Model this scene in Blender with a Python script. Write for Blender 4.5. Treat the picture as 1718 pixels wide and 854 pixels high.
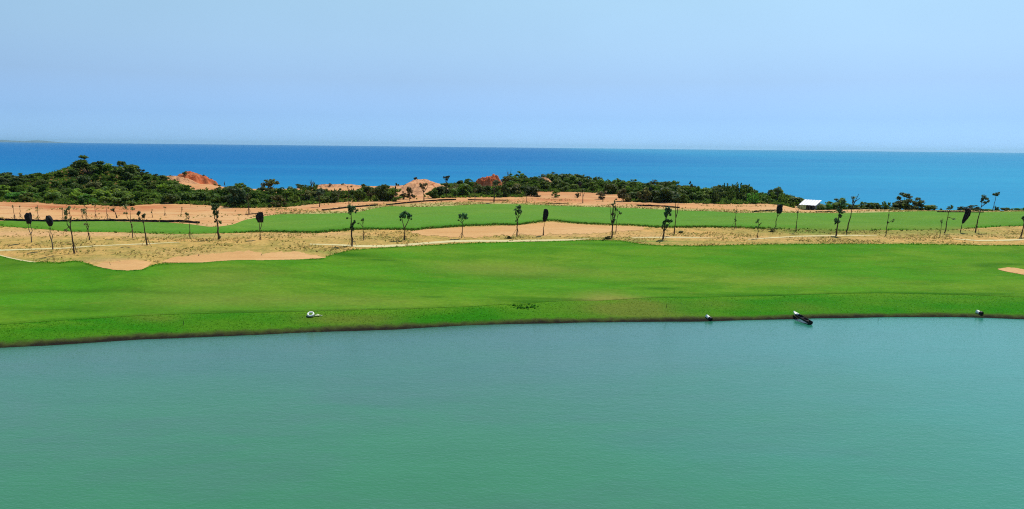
import bpy, math, random
import numpy as np
from mathutils import Vector, Matrix

rng = np.random.default_rng(7)
random.seed(7)
scene = bpy.context.scene
col = scene.collection
for o in list(bpy.data.objects):
    bpy.data.objects.remove(o)

# ------------------------------------------------------------------ camera
W0, H0 = 1718.0, 854.0
CX, CY = W0 / 2, H0 / 2
F = 1348.0                                   # focal length in photograph pixels
CAM_H = 22.0
PITCH = math.atan((427 - 246.0) / F)         # the horizon lies above the centre
ROLL = math.radians(0.60)
fwd = Vector((0, math.cos(PITCH), -math.sin(PITCH)))
right0 = Vector((1, 0, 0))
up0 = right0.cross(fwd)
right = right0 * math.cos(ROLL) + up0 * math.sin(ROLL)
up = up0 * math.cos(ROLL) - right0 * math.sin(ROLL)
cam_data = bpy.data.cameras.new("camera")
cam = bpy.data.objects.new("camera", cam_data)
col.objects.link(cam)
cam.matrix_world = Matrix(((right.x, up.x, -fwd.x, 0), (right.y, up.y, -fwd.y, 0),
                           (right.z, up.z, -fwd.z, CAM_H), (0, 0, 0, 1)))
cam_data.sensor_fit = 'HORIZONTAL'
cam_data.sensor_width = 36.0
cam_data.lens = 36.0 * F / W0
cam_data.clip_start = 0.5
cam_data.clip_end = 150000.0
scene.camera = cam

# ------------------------------------------------------------------ light
SUN_EL, SUN_AZ = math.radians(60), math.radians(36)      # azimuth from +Y towards +X
world = bpy.data.worlds.new("World")
scene.world = world
world.use_nodes = True
wn, wl = world.node_tree.nodes, world.node_tree.links
wn.clear()
w_out = wn.new("ShaderNodeOutputWorld")
w_bg = wn.new("ShaderNodeBackground")
w_sky = wn.new("ShaderNodeTexSky")
w_sky.sky_type = 'NISHITA'
w_sky.sun_disc = False
w_sky.sun_elevation = SUN_EL
w_sky.sun_rotation = SUN_AZ
w_sky.altitude = 0
w_sky.air_density = 1.0
w_sky.dust_density = 0.2
w_sky.ozone_density = 4.0
w_tint = wn.new("ShaderNodeMix")
w_tint.data_type = 'RGBA'
w_tint.blend_type = 'MULTIPLY'
w_tint.inputs[0].default_value = 1.0
# sea haze keeps the lower sky pale blue instead of yellow: a tint by elevation only
w_tc = wn.new("ShaderNodeTexCoord")
w_sep = wn.new("ShaderNodeSeparateXYZ")
w_ramp = wn.new("ShaderNodeValToRGB")
w_mul = wn.new("ShaderNodeVectorMath")
w_mul.operation = 'SCALE'
w_mul.inputs['Scale'].default_value = 2.0
wl.new(w_tc.outputs['Generated'], w_sep.inputs[0])
wl.new(w_sep.outputs['Z'], w_ramp.inputs[0])
els = w_ramp.color_ramp.elements
for i, (p_, c_) in enumerate([(0.0, (.41, .78, 1.62)), (0.035, (.46, .70, 1.26)), (0.078, (.67, .78, 1.04)), (0.12, (.91, .97, 1.04)), (0.17, (1.15, 1.17, 1.07)), (0.6, (1.14, 1.20, 1.13))]):
    e_ = els[i] if i < 2 else els.new(p_)
    e_.position = p_
    e_.color = (c_[0] / 2, c_[1] / 2, c_[2] / 2, 1)
wl.new(w_ramp.outputs[0], w_mul.inputs[0])
# very thin uneven high haze
w_n = wn.new("ShaderNodeTexNoise")
w_n.inputs['Scale'].default_value = 3.0
w_n.inputs['Detail'].default_value = 6.0
w_n.inputs['Roughness'].default_value = 0.6
w_map = wn.new("ShaderNodeMapping")
w_map.inputs['Scale'].default_value = (1.0, 1.0, 1.8)
w_mr = wn.new("ShaderNodeMapRange")
w_mr.inputs[1].default_value, w_mr.inputs[2].default_value = 0.3, 0.7
w_mr.inputs[3].default_value, w_mr.inputs[4].default_value = 1.95, 2.05
wl.new(w_tc.outputs['Generated'], w_map.inputs[0])
wl.new(w_map.outputs[0], w_n.inputs['Vector'])
wl.new(w_n.outputs['Fac'], w_mr.inputs[0])
wl.new(w_mr.outputs[0], w_mul.inputs['Scale'])
wl.new(w_mul.outputs[0], w_tint.inputs[7])
wl.new(w_sky.outputs[0], w_tint.inputs[6])
wl.new(w_tint.outputs[2], w_bg.inputs[0])
w_bg.inputs[1].default_value = 0.10
wl.new(w_bg.outputs[0], w_out.inputs[0])

sun_data = bpy.data.lights.new("sun", 'SUN')
sun_data.energy = 4.0
sun_data.angle = math.radians(0.5)
sun_data.color = (1.0, 0.95, 0.86)
sun = bpy.data.objects.new("sun", sun_data)
col.objects.link(sun)
to_sun = Vector((math.sin(SUN_AZ) * math.cos(SUN_EL), math.cos(SUN_AZ) * math.cos(SUN_EL), math.sin(SUN_EL)))
sun.rotation_euler = to_sun.to_track_quat('Z', 'Y').to_euler()

scene.view_settings.view_transform = 'Standard'
scene.view_settings.look = 'None'
scene.view_settings.exposure = 0.2
scene.view_settings.gamma = 1.0
scene.view_settings.use_curve_mapping = False
scene.render.engine = 'CYCLES'
cy = scene.cycles
cy.max_bounces = 5
cy.diffuse_bounces = 3
cy.glossy_bounces = 3
cy.transmission_bounces = 3
cy.volume_bounces = 0
cy.transparent_max_bounces = 4
cy.sample_clamp_indirect = 2.0
cy.caustics_reflective = False
cy.caustics_refractive = False
cy.use_denoising = False
cy.filter_width = 1.1
try:
    cy.denoiser = 'OPENIMAGEDENOISE'
    cy.denoising_input_passes = 'RGB_ALBEDO_NORMAL'
except Exception:
    pass

# ------------------------------------------------------------------ materials
MATS = {}


class NB:
    """small helper to wire shader nodes"""
    def __init__(self, name):
        self.m = bpy.data.materials.new(name)
        self.m.use_nodes = True
        self.n, self.l = self.m.node_tree.nodes, self.m.node_tree.links
        self.n.clear()
        self.out = self.n.new("ShaderNodeOutputMaterial")
        MATS[name] = self.m

    def new(self, t, **kw):
        x = self.n.new(t)
        for k, v in kw.items():
            setattr(x, k, v)
        return x

    def pos(self):
        return self.new("ShaderNodeNewGeometry").outputs['Position']

    def mapped(self, scale, vec=None):
        mp = self.new("ShaderNodeMapping")
        mp.inputs['Scale'].default_value = scale
        self.l.new(vec or self.pos(), mp.inputs['Vector'])
        return mp.outputs[0]

    def noise(self, scale, detail=4, rough=0.55, vec=None, aniso=(1, 1, 1), dist=0.0):
        t = self.new("ShaderNodeTexNoise")
        t.inputs['Scale'].default_value = scale
        t.inputs['Detail'].default_value = detail
        t.inputs['Roughness'].default_value = rough
        t.inputs['Distortion'].default_value = dist
        self.l.new(self.mapped(aniso, vec), t.inputs['Vector'])
        return t.outputs['Fac']

    def ramp(self, fac, lo, hi):
        r = self.new("ShaderNodeMapRange", interpolation_type='SMOOTHSTEP')
        r.inputs[1].default_value, r.inputs[2].default_value = lo, hi
        self.l.new(fac, r.inputs[0])
        return r.outputs[0]

    def attr(self, name):
        return self.new("ShaderNodeAttribute", attribute_name=name).outputs['Fac']

    def math(self, op, a, b):
        m = self.new("ShaderNodeMath", operation=op)
        for i, v in enumerate((a, b)):
            if isinstance(v, (int, float)):
                m.inputs[i].default_value = v
            else:
                self.l.new(v, m.inputs[i])
        return m.outputs[0]

    def mix(self, fac, a, b, blend='MIX'):
        m = self.new("ShaderNodeMix", data_type='RGBA', blend_type=blend)
        if isinstance(fac, (int, float)):
            m.inputs[0].default_value = fac
        else:
            self.l.new(fac, m.inputs[0])
        for i, v in ((6, a), (7, b)):
            if isinstance(v, tuple):
                m.inputs[i].default_value = (*v, 1)
            else:
                self.l.new(v, m.inputs[i])
        return m.outputs[2]

    def bump(self, h, strength, dist):
        b = self.new("ShaderNodeBump")
        b.inputs['Strength'].default_value = strength
        b.inputs['Distance'].default_value = dist
        self.l.new(h, b.inputs['Height'])
        return b.outputs[0]

    def principled(self, color, rough=0.8, normal=None, spec=0.3, metallic=0.0):
        p = self.new("ShaderNodeBsdfPrincipled")
        if isinstance(color, tuple):
            p.inputs['Base Color'].default_value = (*color, 1)
        else:
            self.l.new(color, p.inputs['Base Color'])
        p.inputs['Roughness'].default_value = rough
        p.inputs['Specular IOR Level'].default_value = spec
        p.inputs['Metallic'].default_value = metallic
        if normal is not None:
            self.l.new(normal, p.inputs['Normal'])
        self.l.new(p.outputs[0], self.out.inputs[0])
        return p


def m_lawn():
    b = NB("lawn")
    big = b.ramp(b.noise(0.045, 4, 0.6, aniso=(0.6, 1, 1)), 0.38, 0.64)
    mid = b.ramp(b.noise(0.16, 4, 0.62, aniso=(0.55, 1, 1), dist=0.6), 0.40, 0.66)
    fine = b.noise(1.7, 5, 0.7)
    c = b.mix(big, (0.062, 0.230, 0.008), (0.118, 0.240, 0.015))
    c = b.mix(b.math('MULTIPLY', mid, 0.6), c, (0.044, 0.165, 0.005))
    c = b.mix(b.math('MULTIPLY', b.ramp(b.noise(0.55, 5, 0.7, aniso=(0.4, 1, 1)), 0.5, 0.75), 0.45), c, (0.15, 0.22, 0.022))
    c = b.mix(b.math('MULTIPLY', b.attr("lush_or_shade"), 0.85), c, (0.022, 0.112, 0.004))  # lush grass, and the painted shade of the far fairway lip
    c = b.mix(b.math('MULTIPLY', b.attr("dry"), 0.8), c, (0.215, 0.225, 0.045))
    c = b.mix(b.math('MULTIPLY', b.attr("pale"), 0.5), c, (0.135, 0.265, 0.045))
    v = b.ramp(fine, 0.25, 0.75)
    c = b.mix(0.35, c, b.mix(v, (0.35, 0.38, 0.35), (1.25, 1.2, 1.25)), 'MULTIPLY')
    b.principled(c, 0.95, b.bump(fine, 0.35, 0.12), 0.03)


def m_bank():
    b = NB("bank_turf")
    big = b.ramp(b.noise(0.09, 4, 0.6, aniso=(0.5, 1, 1)), 0.36, 0.62)
    fine = b.noise(2.2, 5, 0.7)
    c = b.mix(big, (0.026, 0.180, 0.005), (0.066, 0.200, 0.009))
    c = b.mix(b.math('MULTIPLY', b.attr("dry"), 0.65), c, (0.16, 0.165, 0.030))
    c = b.mix(b.math('MULTIPLY', b.attr("top"), b.ramp(b.noise(0.25, 4, 0.6, aniso=(0.4, 1, 1)), 0.35, 0.65)), c, (0.085, 0.215, 0.010))
    edge = b.math('ADD', b.attr("edge"), b.math('MULTIPLY', b.math('SUBTRACT', b.noise(0.9, 4), 0.5), 0.6))
    c = b.mix(b.ramp(edge, 0.30, 0.85), c, (0.055, 0.072, 0.018))
    c = b.mix(b.ramp(edge, 0.72, 1.10), c, (0.020, 0.017, 0.012))
    v = b.ramp(fine, 0.25, 0.75)
    c = b.mix(0.4, c, b.mix(v, (0.45, 0.48, 0.45), (1.3, 1.25, 1.25)), 'MULTIPLY')
    b.principled(c, 0.95, b.bump(fine, 0.5, 0.2), 0.03)


def m_rough():
    b = NB("dry_rough")
    big = b.ramp(b.noise(0.07, 5, 0.62, aniso=(0.5, 1, 1)), 0.36, 0.66)
    mid = b.ramp(b.noise(0.33, 5, 0.65), 0.40, 0.68)
    fine = b.noise(1.6, 5, 0.72)
    c = b.mix(big, (0.57, 0.345, 0.105), (0.45, 0.310, 0.088))
    c = b.mix(b.math('MULTIPLY', mid, 0.75), c, (0.26, 0.220, 0.046))
    c = b.mix(b.math('MULTIPLY', b.attr("sand"), 0.9), c, (0.58, 0.345, 0.155))
    c = b.mix(b.math('MULTIPLY', b.attr("green"), 0.85), c, (0.155, 0.235, 0.035))
    v = b.ramp(fine, 0.3, 0.7)
    c = b.mix(0.55, c, b.mix(v, (0.42, 0.4, 0.36), (1.3, 1.25, 1.2)), 'MULTIPLY')
    b.principled(c, 0.95, b.bump(fine, 0.5, 0.2), 0.1)


def m_sand(name, c1, c2, c3, grass=False):
    b = NB(name)
    big = b.ramp(b.noise(0.08, 5, 0.6, aniso=(0.45, 1, 1)), 0.38, 0.64)
    mid = b.ramp(b.noise(0.35, 6, 0.68, aniso=(0.3, 1, 1)), 0.47, 0.66)
    fine = b.noise(2.5, 5, 0.7)
    c = b.mix(big, c1, c2)
    c = b.mix(b.math('MULTIPLY', mid, 0.6), c, c3)
    if grass:
        g = b.math('ADD', b.attr("grass"), b.math('MULTIPLY', b.math('SUBTRACT', b.noise(0.5, 5, 0.7, aniso=(0.5, 1, 1)), 0.5), 1.3))
        c = b.mix(b.ramp(g, 0.35, 0.75), c, b.mix(mid, (0.40, 0.34, 0.12), (0.21, 0.235, 0.06)))
        sc = b.math('ADD', b.attr("scrub"), b.math('MULTIPLY', b.math('SUBTRACT', b.noise(0.35, 5, 0.7), 0.5), 0.9))
        c = b.mix(b.ramp(sc, 0.25, 0.55), c, b.mix(b.ramp(fine, .35, .65), (0.050, 0.062, 0.020), (0.095, 0.110, 0.034)))
        c = b.mix(b.math('MULTIPLY', b.attr("red"), b.ramp(b.noise(0.25, 6, 0.72, aniso=(0.22, 1, 1)), 0.36, 0.56)), c, (0.42, 0.135, 0.050))
    v = b.ramp(fine, 0.3, 0.7)
    c = b.mix(0.3, c, b.mix(v, (0.6, 0.58, 0.55), (1.2, 1.2, 1.2)), 'MULTIPLY')
    b.principled(c, 0.95, b.bump(fine, 0.35, 0.12), 0.1)


def m_leaf(name, trans=0.3, var=0.8):
    b = NB(name)
    oi = b.new("ShaderNodeObjectInfo")
    geo = b.new("ShaderNodeNewGeometry")
    r = geo.outputs['Random Per Island']
    c = b.mix(b.math('MULTIPLY', r, 0.55), oi.outputs['Color'], (0.13, 0.14, 0.035))
    br = b.new("ShaderNodeMapRange")
    br.inputs[3].default_value, br.inputs[4].default_value = 1 - var * 0.55, 1 + var * 0.65
    wn_ = b.new("ShaderNodeTexWhiteNoise", noise_dimensions='1D')
    b.l.new(r, wn_.inputs['W'])
    b.l.new(wn_.outputs['Value'], br.inputs[0])
    hsv = b.new("ShaderNodeHueSaturation")
    b.l.new(br.outputs[0], hsv.inputs['Value'])
    b.l.new(c, hsv.inputs['Color'])
    p = b.principled(hsv.outputs[0], 0.55, None, 0.25)
    t = b.new("ShaderNodeBsdfTranslucent")
    b.l.new(hsv.outputs[0], t.inputs['Color'])
    mx = b.new("ShaderNodeMixShader")
    mx.inputs[0].default_value = trans
    b.l.new(p.outputs[0], mx.inputs[1])
    b.l.new(t.outputs[0], mx.inputs[2])
    b.l.new(mx.outputs[0], b.out.inputs[0])


def m_tuft(name, cols, patch=None):
    b = NB(name)
    r = b.new("ShaderNodeNewGeometry").outputs['Random Per Island']
    cr = b.new("ShaderNodeValToRGB")
    cr.color_ramp.interpolation = 'CONSTANT'
    els = cr.color_ramp.elements
    while len(els) < len(cols):
        els.new(0.5)
    for i, c in enumerate(cols):
        els[i].position = i / len(cols)
        els[i].color = (*c, 1)
    b.l.new(r, cr.inputs[0])
    cc = cr.outputs[0]
    if patch:
        cc = b.mix(b.ramp(b.noise(0.11, 4, 0.65, aniso=(0.45, 1, 1)), 0.40, 0.66), cc, patch[0])
        cc = b.mix(b.math('MULTIPLY', b.attr("dry"), 0.6), cc, patch[1])
    p = b.principled(cc, 0.85, None, 0.05)
    t = b.new("ShaderNodeBsdfTranslucent")
    b.l.new(cc, t.inputs['Color'])
    mx = b.new("ShaderNodeMixShader")
    mx.inputs[0].default_value = 0.55
    b.l.new(p.outputs[0], mx.inputs[1])
    b.l.new(t.outputs[0], mx.inputs[2])
    b.l.new(mx.outputs[0], b.out.inputs[0])


def m_plain(name, c, rough=0.7, spec=0.3, var=0.25, scale=3.0, metallic=0.0):
    b = NB(name)
    n = b.noise(scale, 5, 0.65)
    cc = b.mix(b.ramp(n, 0.3, 0.7), tuple(x * (1 - var) for x in c), tuple(min(1, x * (1 + var)) for x in c))
    b.principled(cc, rough, b.bump(n, 0.2, 0.03), spec, metallic)


def m_lake():
    b = NB("lake_water")
    n1 = b.noise(1.5, 3, 0.6, aniso=(0.55, 1, 1))
    n2 = b.noise(4.2, 3, 0.6, aniso=(0.8, 1, 1), dist=0.4)
    h = b.math('ADD', b.math('MULTIPLY', n1, 0.5), b.math('MULTIPLY', n2, 0.5))
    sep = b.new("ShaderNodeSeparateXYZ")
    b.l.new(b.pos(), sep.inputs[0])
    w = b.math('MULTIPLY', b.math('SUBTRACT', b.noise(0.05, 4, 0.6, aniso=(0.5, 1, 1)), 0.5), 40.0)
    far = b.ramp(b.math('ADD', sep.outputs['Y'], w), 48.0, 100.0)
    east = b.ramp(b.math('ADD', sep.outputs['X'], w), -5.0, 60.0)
    c = b.mix(far, (0.028, 0.178, 0.050), (0.028, 0.122, 0.076))  # bluer far water: sky reflection put into the base colour
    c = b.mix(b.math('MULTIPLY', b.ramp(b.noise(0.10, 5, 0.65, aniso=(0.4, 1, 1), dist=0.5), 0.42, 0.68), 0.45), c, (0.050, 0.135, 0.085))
    c = b.mix(b.math('MULTIPLY', east, 0.85), c, (0.020, 0.225, 0.140))  # cyan to the east imitates the brighter sky mirrored there
    fl = b.noise(0.35, 5, 0.7, aniso=(0.35, 1, 1))
    c = b.mix(0.22, c, b.mix(b.ramp(fl, 0.3, 0.7), (0.7, 0.75, 0.7), (1.15, 1.1, 1.15)), 'MULTIPLY')
    p = b.principled(c, 0.10, b.bump(h, 0.20, 0.25), 0.5)
    p.inputs['IOR'].default_value = 1.70


def m_sea():
    b = NB("sea_water")
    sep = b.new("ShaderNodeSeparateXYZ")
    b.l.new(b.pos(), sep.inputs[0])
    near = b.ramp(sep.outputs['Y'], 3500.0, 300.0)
    east = b.ramp(b.math('SUBTRACT', sep.outputs['X'], b.math('MULTIPLY', sep.outputs['Y'], 0.05)), -900.0, 1500.0)  # eastward cyan paints in the reflection of the brighter sky
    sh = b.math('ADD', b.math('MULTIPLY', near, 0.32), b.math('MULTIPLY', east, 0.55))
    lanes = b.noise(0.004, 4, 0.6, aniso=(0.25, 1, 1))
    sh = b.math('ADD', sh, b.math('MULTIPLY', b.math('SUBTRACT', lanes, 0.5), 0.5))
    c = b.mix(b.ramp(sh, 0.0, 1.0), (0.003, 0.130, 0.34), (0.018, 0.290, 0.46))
    wv = b.noise(0.12, 4, 0.65, aniso=(0.4, 1, 1))
    c = b.mix(0.25, c, b.mix(b.ramp(wv, 0.3, 0.7), (0.6, 0.7, 0.75), (1.2, 1.15, 1.1)), 'MULTIPLY')
    d = b.new("ShaderNodeBsdfDiffuse")
    b.l.new(c, d.inputs[0])
    g = b.new("ShaderNodeBsdfGlossy")
    g.inputs['Roughness'].default_value = 0.28
    b.l.new(b.bump(wv, 0.5, 1.5), g.inputs['Normal'])
    mx = b.new("ShaderNodeMixShader")
    mx.inputs[0].default_value = 0.06
    b.l.new(d.outputs[0], mx.inputs[1])
    b.l.new(g.outputs[0], mx.inputs[2])
    b.l.new(mx.outputs[0], b.out.inputs[0])


def m_cliff():
    b = NB("red_earth")
    geo = b.new("ShaderNodeNewGeometry")
    sep = b.new("ShaderNodeSeparateXYZ")
    b.l.new(geo.outputs['Normal'], sep.inputs[0])
    n = b.noise(0.5, 6, 0.7, aniso=(1, 1, 0.5))
    n2 = b.noise(0.22, 4, 0.6)
    steep = b.math('SUBTRACT', 1.0, b.ramp(sep.outputs['Z'], 0.55, 0.95))
    f = b.math('ADD', b.math('MULTIPLY', steep, 0.25), b.math('MULTIPLY', b.math('SUBTRACT', b.noise(0.30, 6, 0.7, aniso=(0.6, 1, 1.6)), 0.5), 1.6))
    f = b.math('ADD', f, b.attr("cap"))
    c = b.mix(b.ramp(f, 0.42, 0.62), (0.62, 0.33, 0.16), b.mix(b.ramp(n2, 0.35, 0.6), (0.50, 0.120, 0.040), (0.58, 0.205, 0.085)))
    c = b.mix(0.6, c, b.mix(b.ramp(n, 0.3, 0.7), (0.45, 0.4, 0.38), (1.25, 1.2, 1.2)), 'MULTIPLY')
    b.principled(c, 0.95, b.bump(n, 0.8, 0.5), 0.1)


m_lawn(); m_bank(); m_rough(); m_leaf("leaves", 0.55, 0.65); m_lake(); m_sea(); m_cliff()
m_sand("sandy_ground", (0.60, 0.330, 0.130), (0.58, 0.36, 0.165), (0.43, 0.165, 0.055), True)
m_sand("bunker_sand", (0.55, 0.310, 0.118), (0.59, 0.355, 0.148), (0.49, 0.250, 0.088))
m_sand("path_sand", (0.60, 0.53, 0.27), (0.56, 0.48, 0.24), (0.50, 0.42, 0.20))
m_tuft("dry_tufts", [(0.55, 0.42, 0.15), (0.44, 0.34, 0.12), (0.36, 0.31, 0.09), (0.60, 0.45, 0.18), (0.34, 0.25, 0.09), (0.44, 0.40, 0.11), (0.27, 0.29, 0.06)])
m_tuft("green_tufts", [(0.052, 0.27, 0.007), (0.065, 0.28, 0.008), (0.045, 0.25, 0.006), (0.085, 0.28, 0.010), (0.058, 0.26, 0.008), (0.095, 0.27, 0.013)], ((0.036, 0.200, 0.005), (0.25, 0.255, 0.04)))
m_tuft("scrub_leaves", [(0.095, 0.172, 0.020), (0.145, 0.26, 0.024), (0.055, 0.108, 0.018), (0.15, 0.165, 0.04), (0.085, 0.16, 0.02), (0.11, 0.20, 0.022)], ((0.07, 0.135, 0.02), (0.1, 0.1, 0.03)))
m_tuft("edge_tufts", [(0.050, 0.125, 0.010), (0.075, 0.150, 0.014), (0.035, 0.095, 0.008), (0.10, 0.14, 0.02)])
m_tuft("hollow_tufts", [(0.03, 0.15, 0.010), (0.04, 0.19, 0.010), (0.022, 0.11, 0.008)])
m_plain("bark", (0.085, 0.055, 0.035), 0.9, 0.1, 0.35, 4)
m_plain("pale_bark", (0.17, 0.125, 0.085), 0.9, 0.1, 0.35, 4)
m_plain("stake_wood", (0.20, 0.14, 0.08), 0.9, 0.1, 0.3, 4)
m_plain("black_net", (0.012, 0.012, 0.013), 0.8, 0.2, 0.4, 6)
m_plain("black_fabric", (0.016, 0.014, 0.012), 0.7, 0.25, 0.4, 3)
m_plain("white_sheet", (0.80, 0.80, 0.80), 0.45, 0.4, 0.06, 1.2)
m_plain("pink_wall", (0.60, 0.50, 0.47), 0.85, 0.2, 0.12, 1.2)
m_plain("grey_wall", (0.20, 0.17, 0.15), 0.85, 0.2, 0.2, 1.2)
m_plain("dark_timber", (0.05, 0.035, 0.025), 0.85, 0.2, 0.3, 3)
m_plain("white_paint", (0.82, 0.83, 0.72), 0.5, 0.4, 0.06, 4)
m_plain("black_tar", (0.010, 0.010, 0.011), 0.6, 0.3, 0.3, 3)
m_plain("hull_inside", (0.030, 0.026, 0.022), 0.8, 0.2, 0.3, 4)
m_plain("pale_cloth", (0.62, 0.66, 0.40), 0.8, 0.2, 0.15, 5)
m_plain("island_rock", (0.10, 0.14, 0.13), 0.9, 0.1, 0.3, 0.004)

# ------------------------------------------------------------------ object helpers


def tag(o, label=None, cat=None, group=None, kind=None):
    if label: o["label"] = label
    if cat: o["category"] = cat
    if group: o["group"] = group
    if kind: o["kind"] = kind
    return o


def mesh_data(name, verts, faces, mat, smooth=False):
    me = bpy.data.meshes.new(name)
    me.from_pydata([tuple(v) for v in verts], [], [tuple(f) for f in faces])
    if mat:
        me.materials.append(MATS[mat])
    if smooth:
        me.polygons.foreach_set("use_smooth", [True] * len(me.polygons))
    me.update()
    return me


def fast_mesh(name, V, Fq, mat, smooth=False, attrs=None):
    """numpy verts (n,3) and faces (m,k) all of k corners"""
    me = bpy.data.meshes.new(name)
    V = np.asarray(V, dtype=np.float32)
    Fq = np.asarray(Fq, dtype=np.int32)
    m, k = Fq.shape
    me.vertices.add(len(V))
    me.vertices.foreach_set("co", V.ravel())
    me.loops.add(m * k)
    me.loops.foreach_set("vertex_index", Fq.ravel())
    me.polygons.add(m)
    me.polygons.foreach_set("loop_start", np.arange(0, m * k, k, dtype=np.int32))
    me.polygons.foreach_set("loop_total", np.full(m, k, dtype=np.int32))
    me.polygons.foreach_set("use_smooth", np.full(m, smooth))
    for an, av in (attrs or {}).items():
        at = me.attributes.new(an, 'FLOAT', 'POINT')
        at.data.foreach_set("value", np.asarray(av, dtype=np.float32).ravel())
    me.materials.append(MATS[mat])
    me.update(calc_edges=True)
    me.validate()
    return me


def link(name, me, parent=None, loc=None):
    o = bpy.data.objects.new(name, me)
    col.objects.link(o)
    if parent is not None:
        o.parent = parent
    if loc is not None:
        o.location = loc
    return o


def empty(name, loc, label, cat, group=None):
    o = link(name, None, None, loc)
    o.empty_display_size = 0.5
    return tag(o, label, cat, group)


class MB:
    """collects simple shapes into one mesh"""
    def __init__(self):
        self.v, self.f = [], []

    def tube(self, pts, radii, sides=6, cap=True):
        pts = [Vector(p) for p in pts]
        n0 = len(self.v)
        for i, p in enumerate(pts):
            d = (pts[min(i + 1, len(pts) - 1)] - pts[max(i - 1, 0)]).normalized()
            ref = Vector((1, 0, 0)) if abs(d.x) < 0.9 else Vector((0, 1, 0))
            a = d.cross(ref).normalized()
            b = d.cross(a)
            for k in range(sides):
                t = 2 * math.pi * k / sides
                self.v.append(p + (a * math.cos(t) + b * math.sin(t)) * radii[i])
        for i in range(len(pts) - 1):
            for k in range(sides):
                k2 = (k + 1) % sides
                self.f.append((n0 + i * sides + k, n0 + i * sides + k2, n0 + (i + 1) * sides + k2, n0 + (i + 1) * sides + k))
        if cap:
            self.f.append(tuple(n0 + k for k in range(sides)))
            self.f.append(tuple(n0 + (len(pts) - 1) * sides + k for k in range(sides))[::-1])
        return self

    def box(self, c, s, rot=None):
        n0 = len(self.v)
        for dx in (-1, 1):
            for dy in (-1, 1):
                for dz in (-1, 1):
                    p = Vector((dx * s[0] / 2, dy * s[1] / 2, dz * s[2] / 2))
                    if rot: p = rot @ p
                    self.v.append(Vector(c) + p)
        for f in ((0, 1, 3, 2), (4, 6, 7, 5), (0, 4, 5, 1), (2, 3, 7, 6), (0, 2, 6, 4), (1, 5, 7, 3)):
            self.f.append(tuple(n0 + i for i in f))
        return self

    def build(self, name, mat, parent=None, smooth=True, loc=None):
        return link(name, mesh_data(name, self.v, self.f, mat, smooth), parent, loc)


# ------------------------------------------------------------------ terrain


def rays(px, py):
    px, py = np.asarray(px, float), np.asarray(py, float)
    f, r, u = np.array(fwd), np.array(right), np.array(up)
    return F * f + (px - CX)[..., None] * r + (CY - py)[..., None] * u


PXS = np.arange(-1500, 3220, 4.0)
AG = np.linspace(-1.5, 1.5, 1501)


def curve(pts):
    """pixel polyline -> py at PXS, continued level (with the roll) outside"""
    xs, ys = np.array([p[0] for p in pts], float), np.array([p[1] for p in pts], float)
    y = np.interp(PXS, xs, ys)
    y = np.where(PXS < xs[0], ys[0] + (PXS - xs[0]) * 0.0105, y)
    y = np.where(PXS > xs[-1], ys[-1] + (PXS - xs[-1]) * 0.0105, y)
    return y


def world_row(pts, z, smooth=2):
    y = curve(pts)
    for _ in range(smooth):
        y = np.convolve(np.pad(y, 2, 'edge'), [.1, .2, .4, .2, .1], 'valid')
    zz = np.interp(PXS, [p[0] for p in z], [p[1] for p in z]) if isinstance(z, list) else np.full(len(PXS), z)
    d = rays(PXS, y)
    t = (zz - CAM_H) / d[:, 2]
    D = d[:, 1] * t
    a = d[:, 0] / d[:, 1]
    return np.interp(AG, a, D), np.interp(AG, a, zz)


def px_to_a(px):
    return np.interp(px, PXS, rays(PXS, np.full(len(PXS), 380.0))[:, 0] / rays(PXS, np.full(len(PXS), 380.0))[:, 1])


APX = np.interp(AG, px_to_a(PXS), PXS)          # roughly which photo column each azimuth is

SHORE = [(0, 584), (103, 578), (232, 569), (322, 566), (430, 562), (559, 556), (662, 552.5), (765, 547.5), (860, 543.5), (963, 541.5), (1092, 539.5),
         (1195, 538.5), (1290, 536.5), (1365, 534), (1468, 532.5), (1597, 532), (1660, 533), (1718, 536)]
CREST = [(0, 545), (88, 539), (232, 530), (309, 527), (412, 525), (574, 521.5), (688, 518.5), (791, 514.5), (858, 510), (950, 505), (1004, 505), (1084, 500),
         (1288, 497), (1391, 493), (1481, 492), (1623, 495), (1718, 499)]
NEAR_UP = [(0, 430), (30, 437), (60, 440), (100, 441), (125, 438), (140, 440), (160, 447), (185, 453), (215, 454.5), (240, 453), (252, 446), (270, 443),
           (300, 441.5), (340, 441), (370, 438), (400, 436.5), (440, 437), (500, 436), (538, 435), (550, 430), (565, 425.5), (585, 421), (610, 418.5), (640, 416.5),
           (700, 412.5), (760, 408.5), (820, 407), (900, 406), (960, 404.5), (1000, 403.5), (1040, 404.5), (1075, 409), (1100, 411), (1130, 411.5), (1180, 412),
           (1250, 410.5), (1330, 410), (1420, 409), (1520, 409), (1580, 410), (1650, 411.5), (1718, 412)]
ROUGH_MID = [(0, 404), (300, 404), (550, 400), (700, 397), (1000, 392), (1300, 391), (1718, 393)]
FAR_LOW = [(0, 379.5), (88, 385), (117, 388), (205, 389), (263, 391), (300, 392), (368, 391), (444, 388.5), (529, 391), (580, 387.5), (600, 386), (677, 385.5), (695, 387.5),
           (712, 384), (760, 381), (809, 379.5), (840, 378.5), (863, 380), (898, 375), (925, 371.5), (957, 375), (986, 377), (1016, 378), (1060, 379), (1103, 382.5),
           (1178, 381.5), (1237, 382.5), (1266, 383.5), (1325, 385.5), (1413, 387), (1491, 386), (1594, 386), (1637, 382.5), (1681, 380), (1718, 379.5)]
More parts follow.
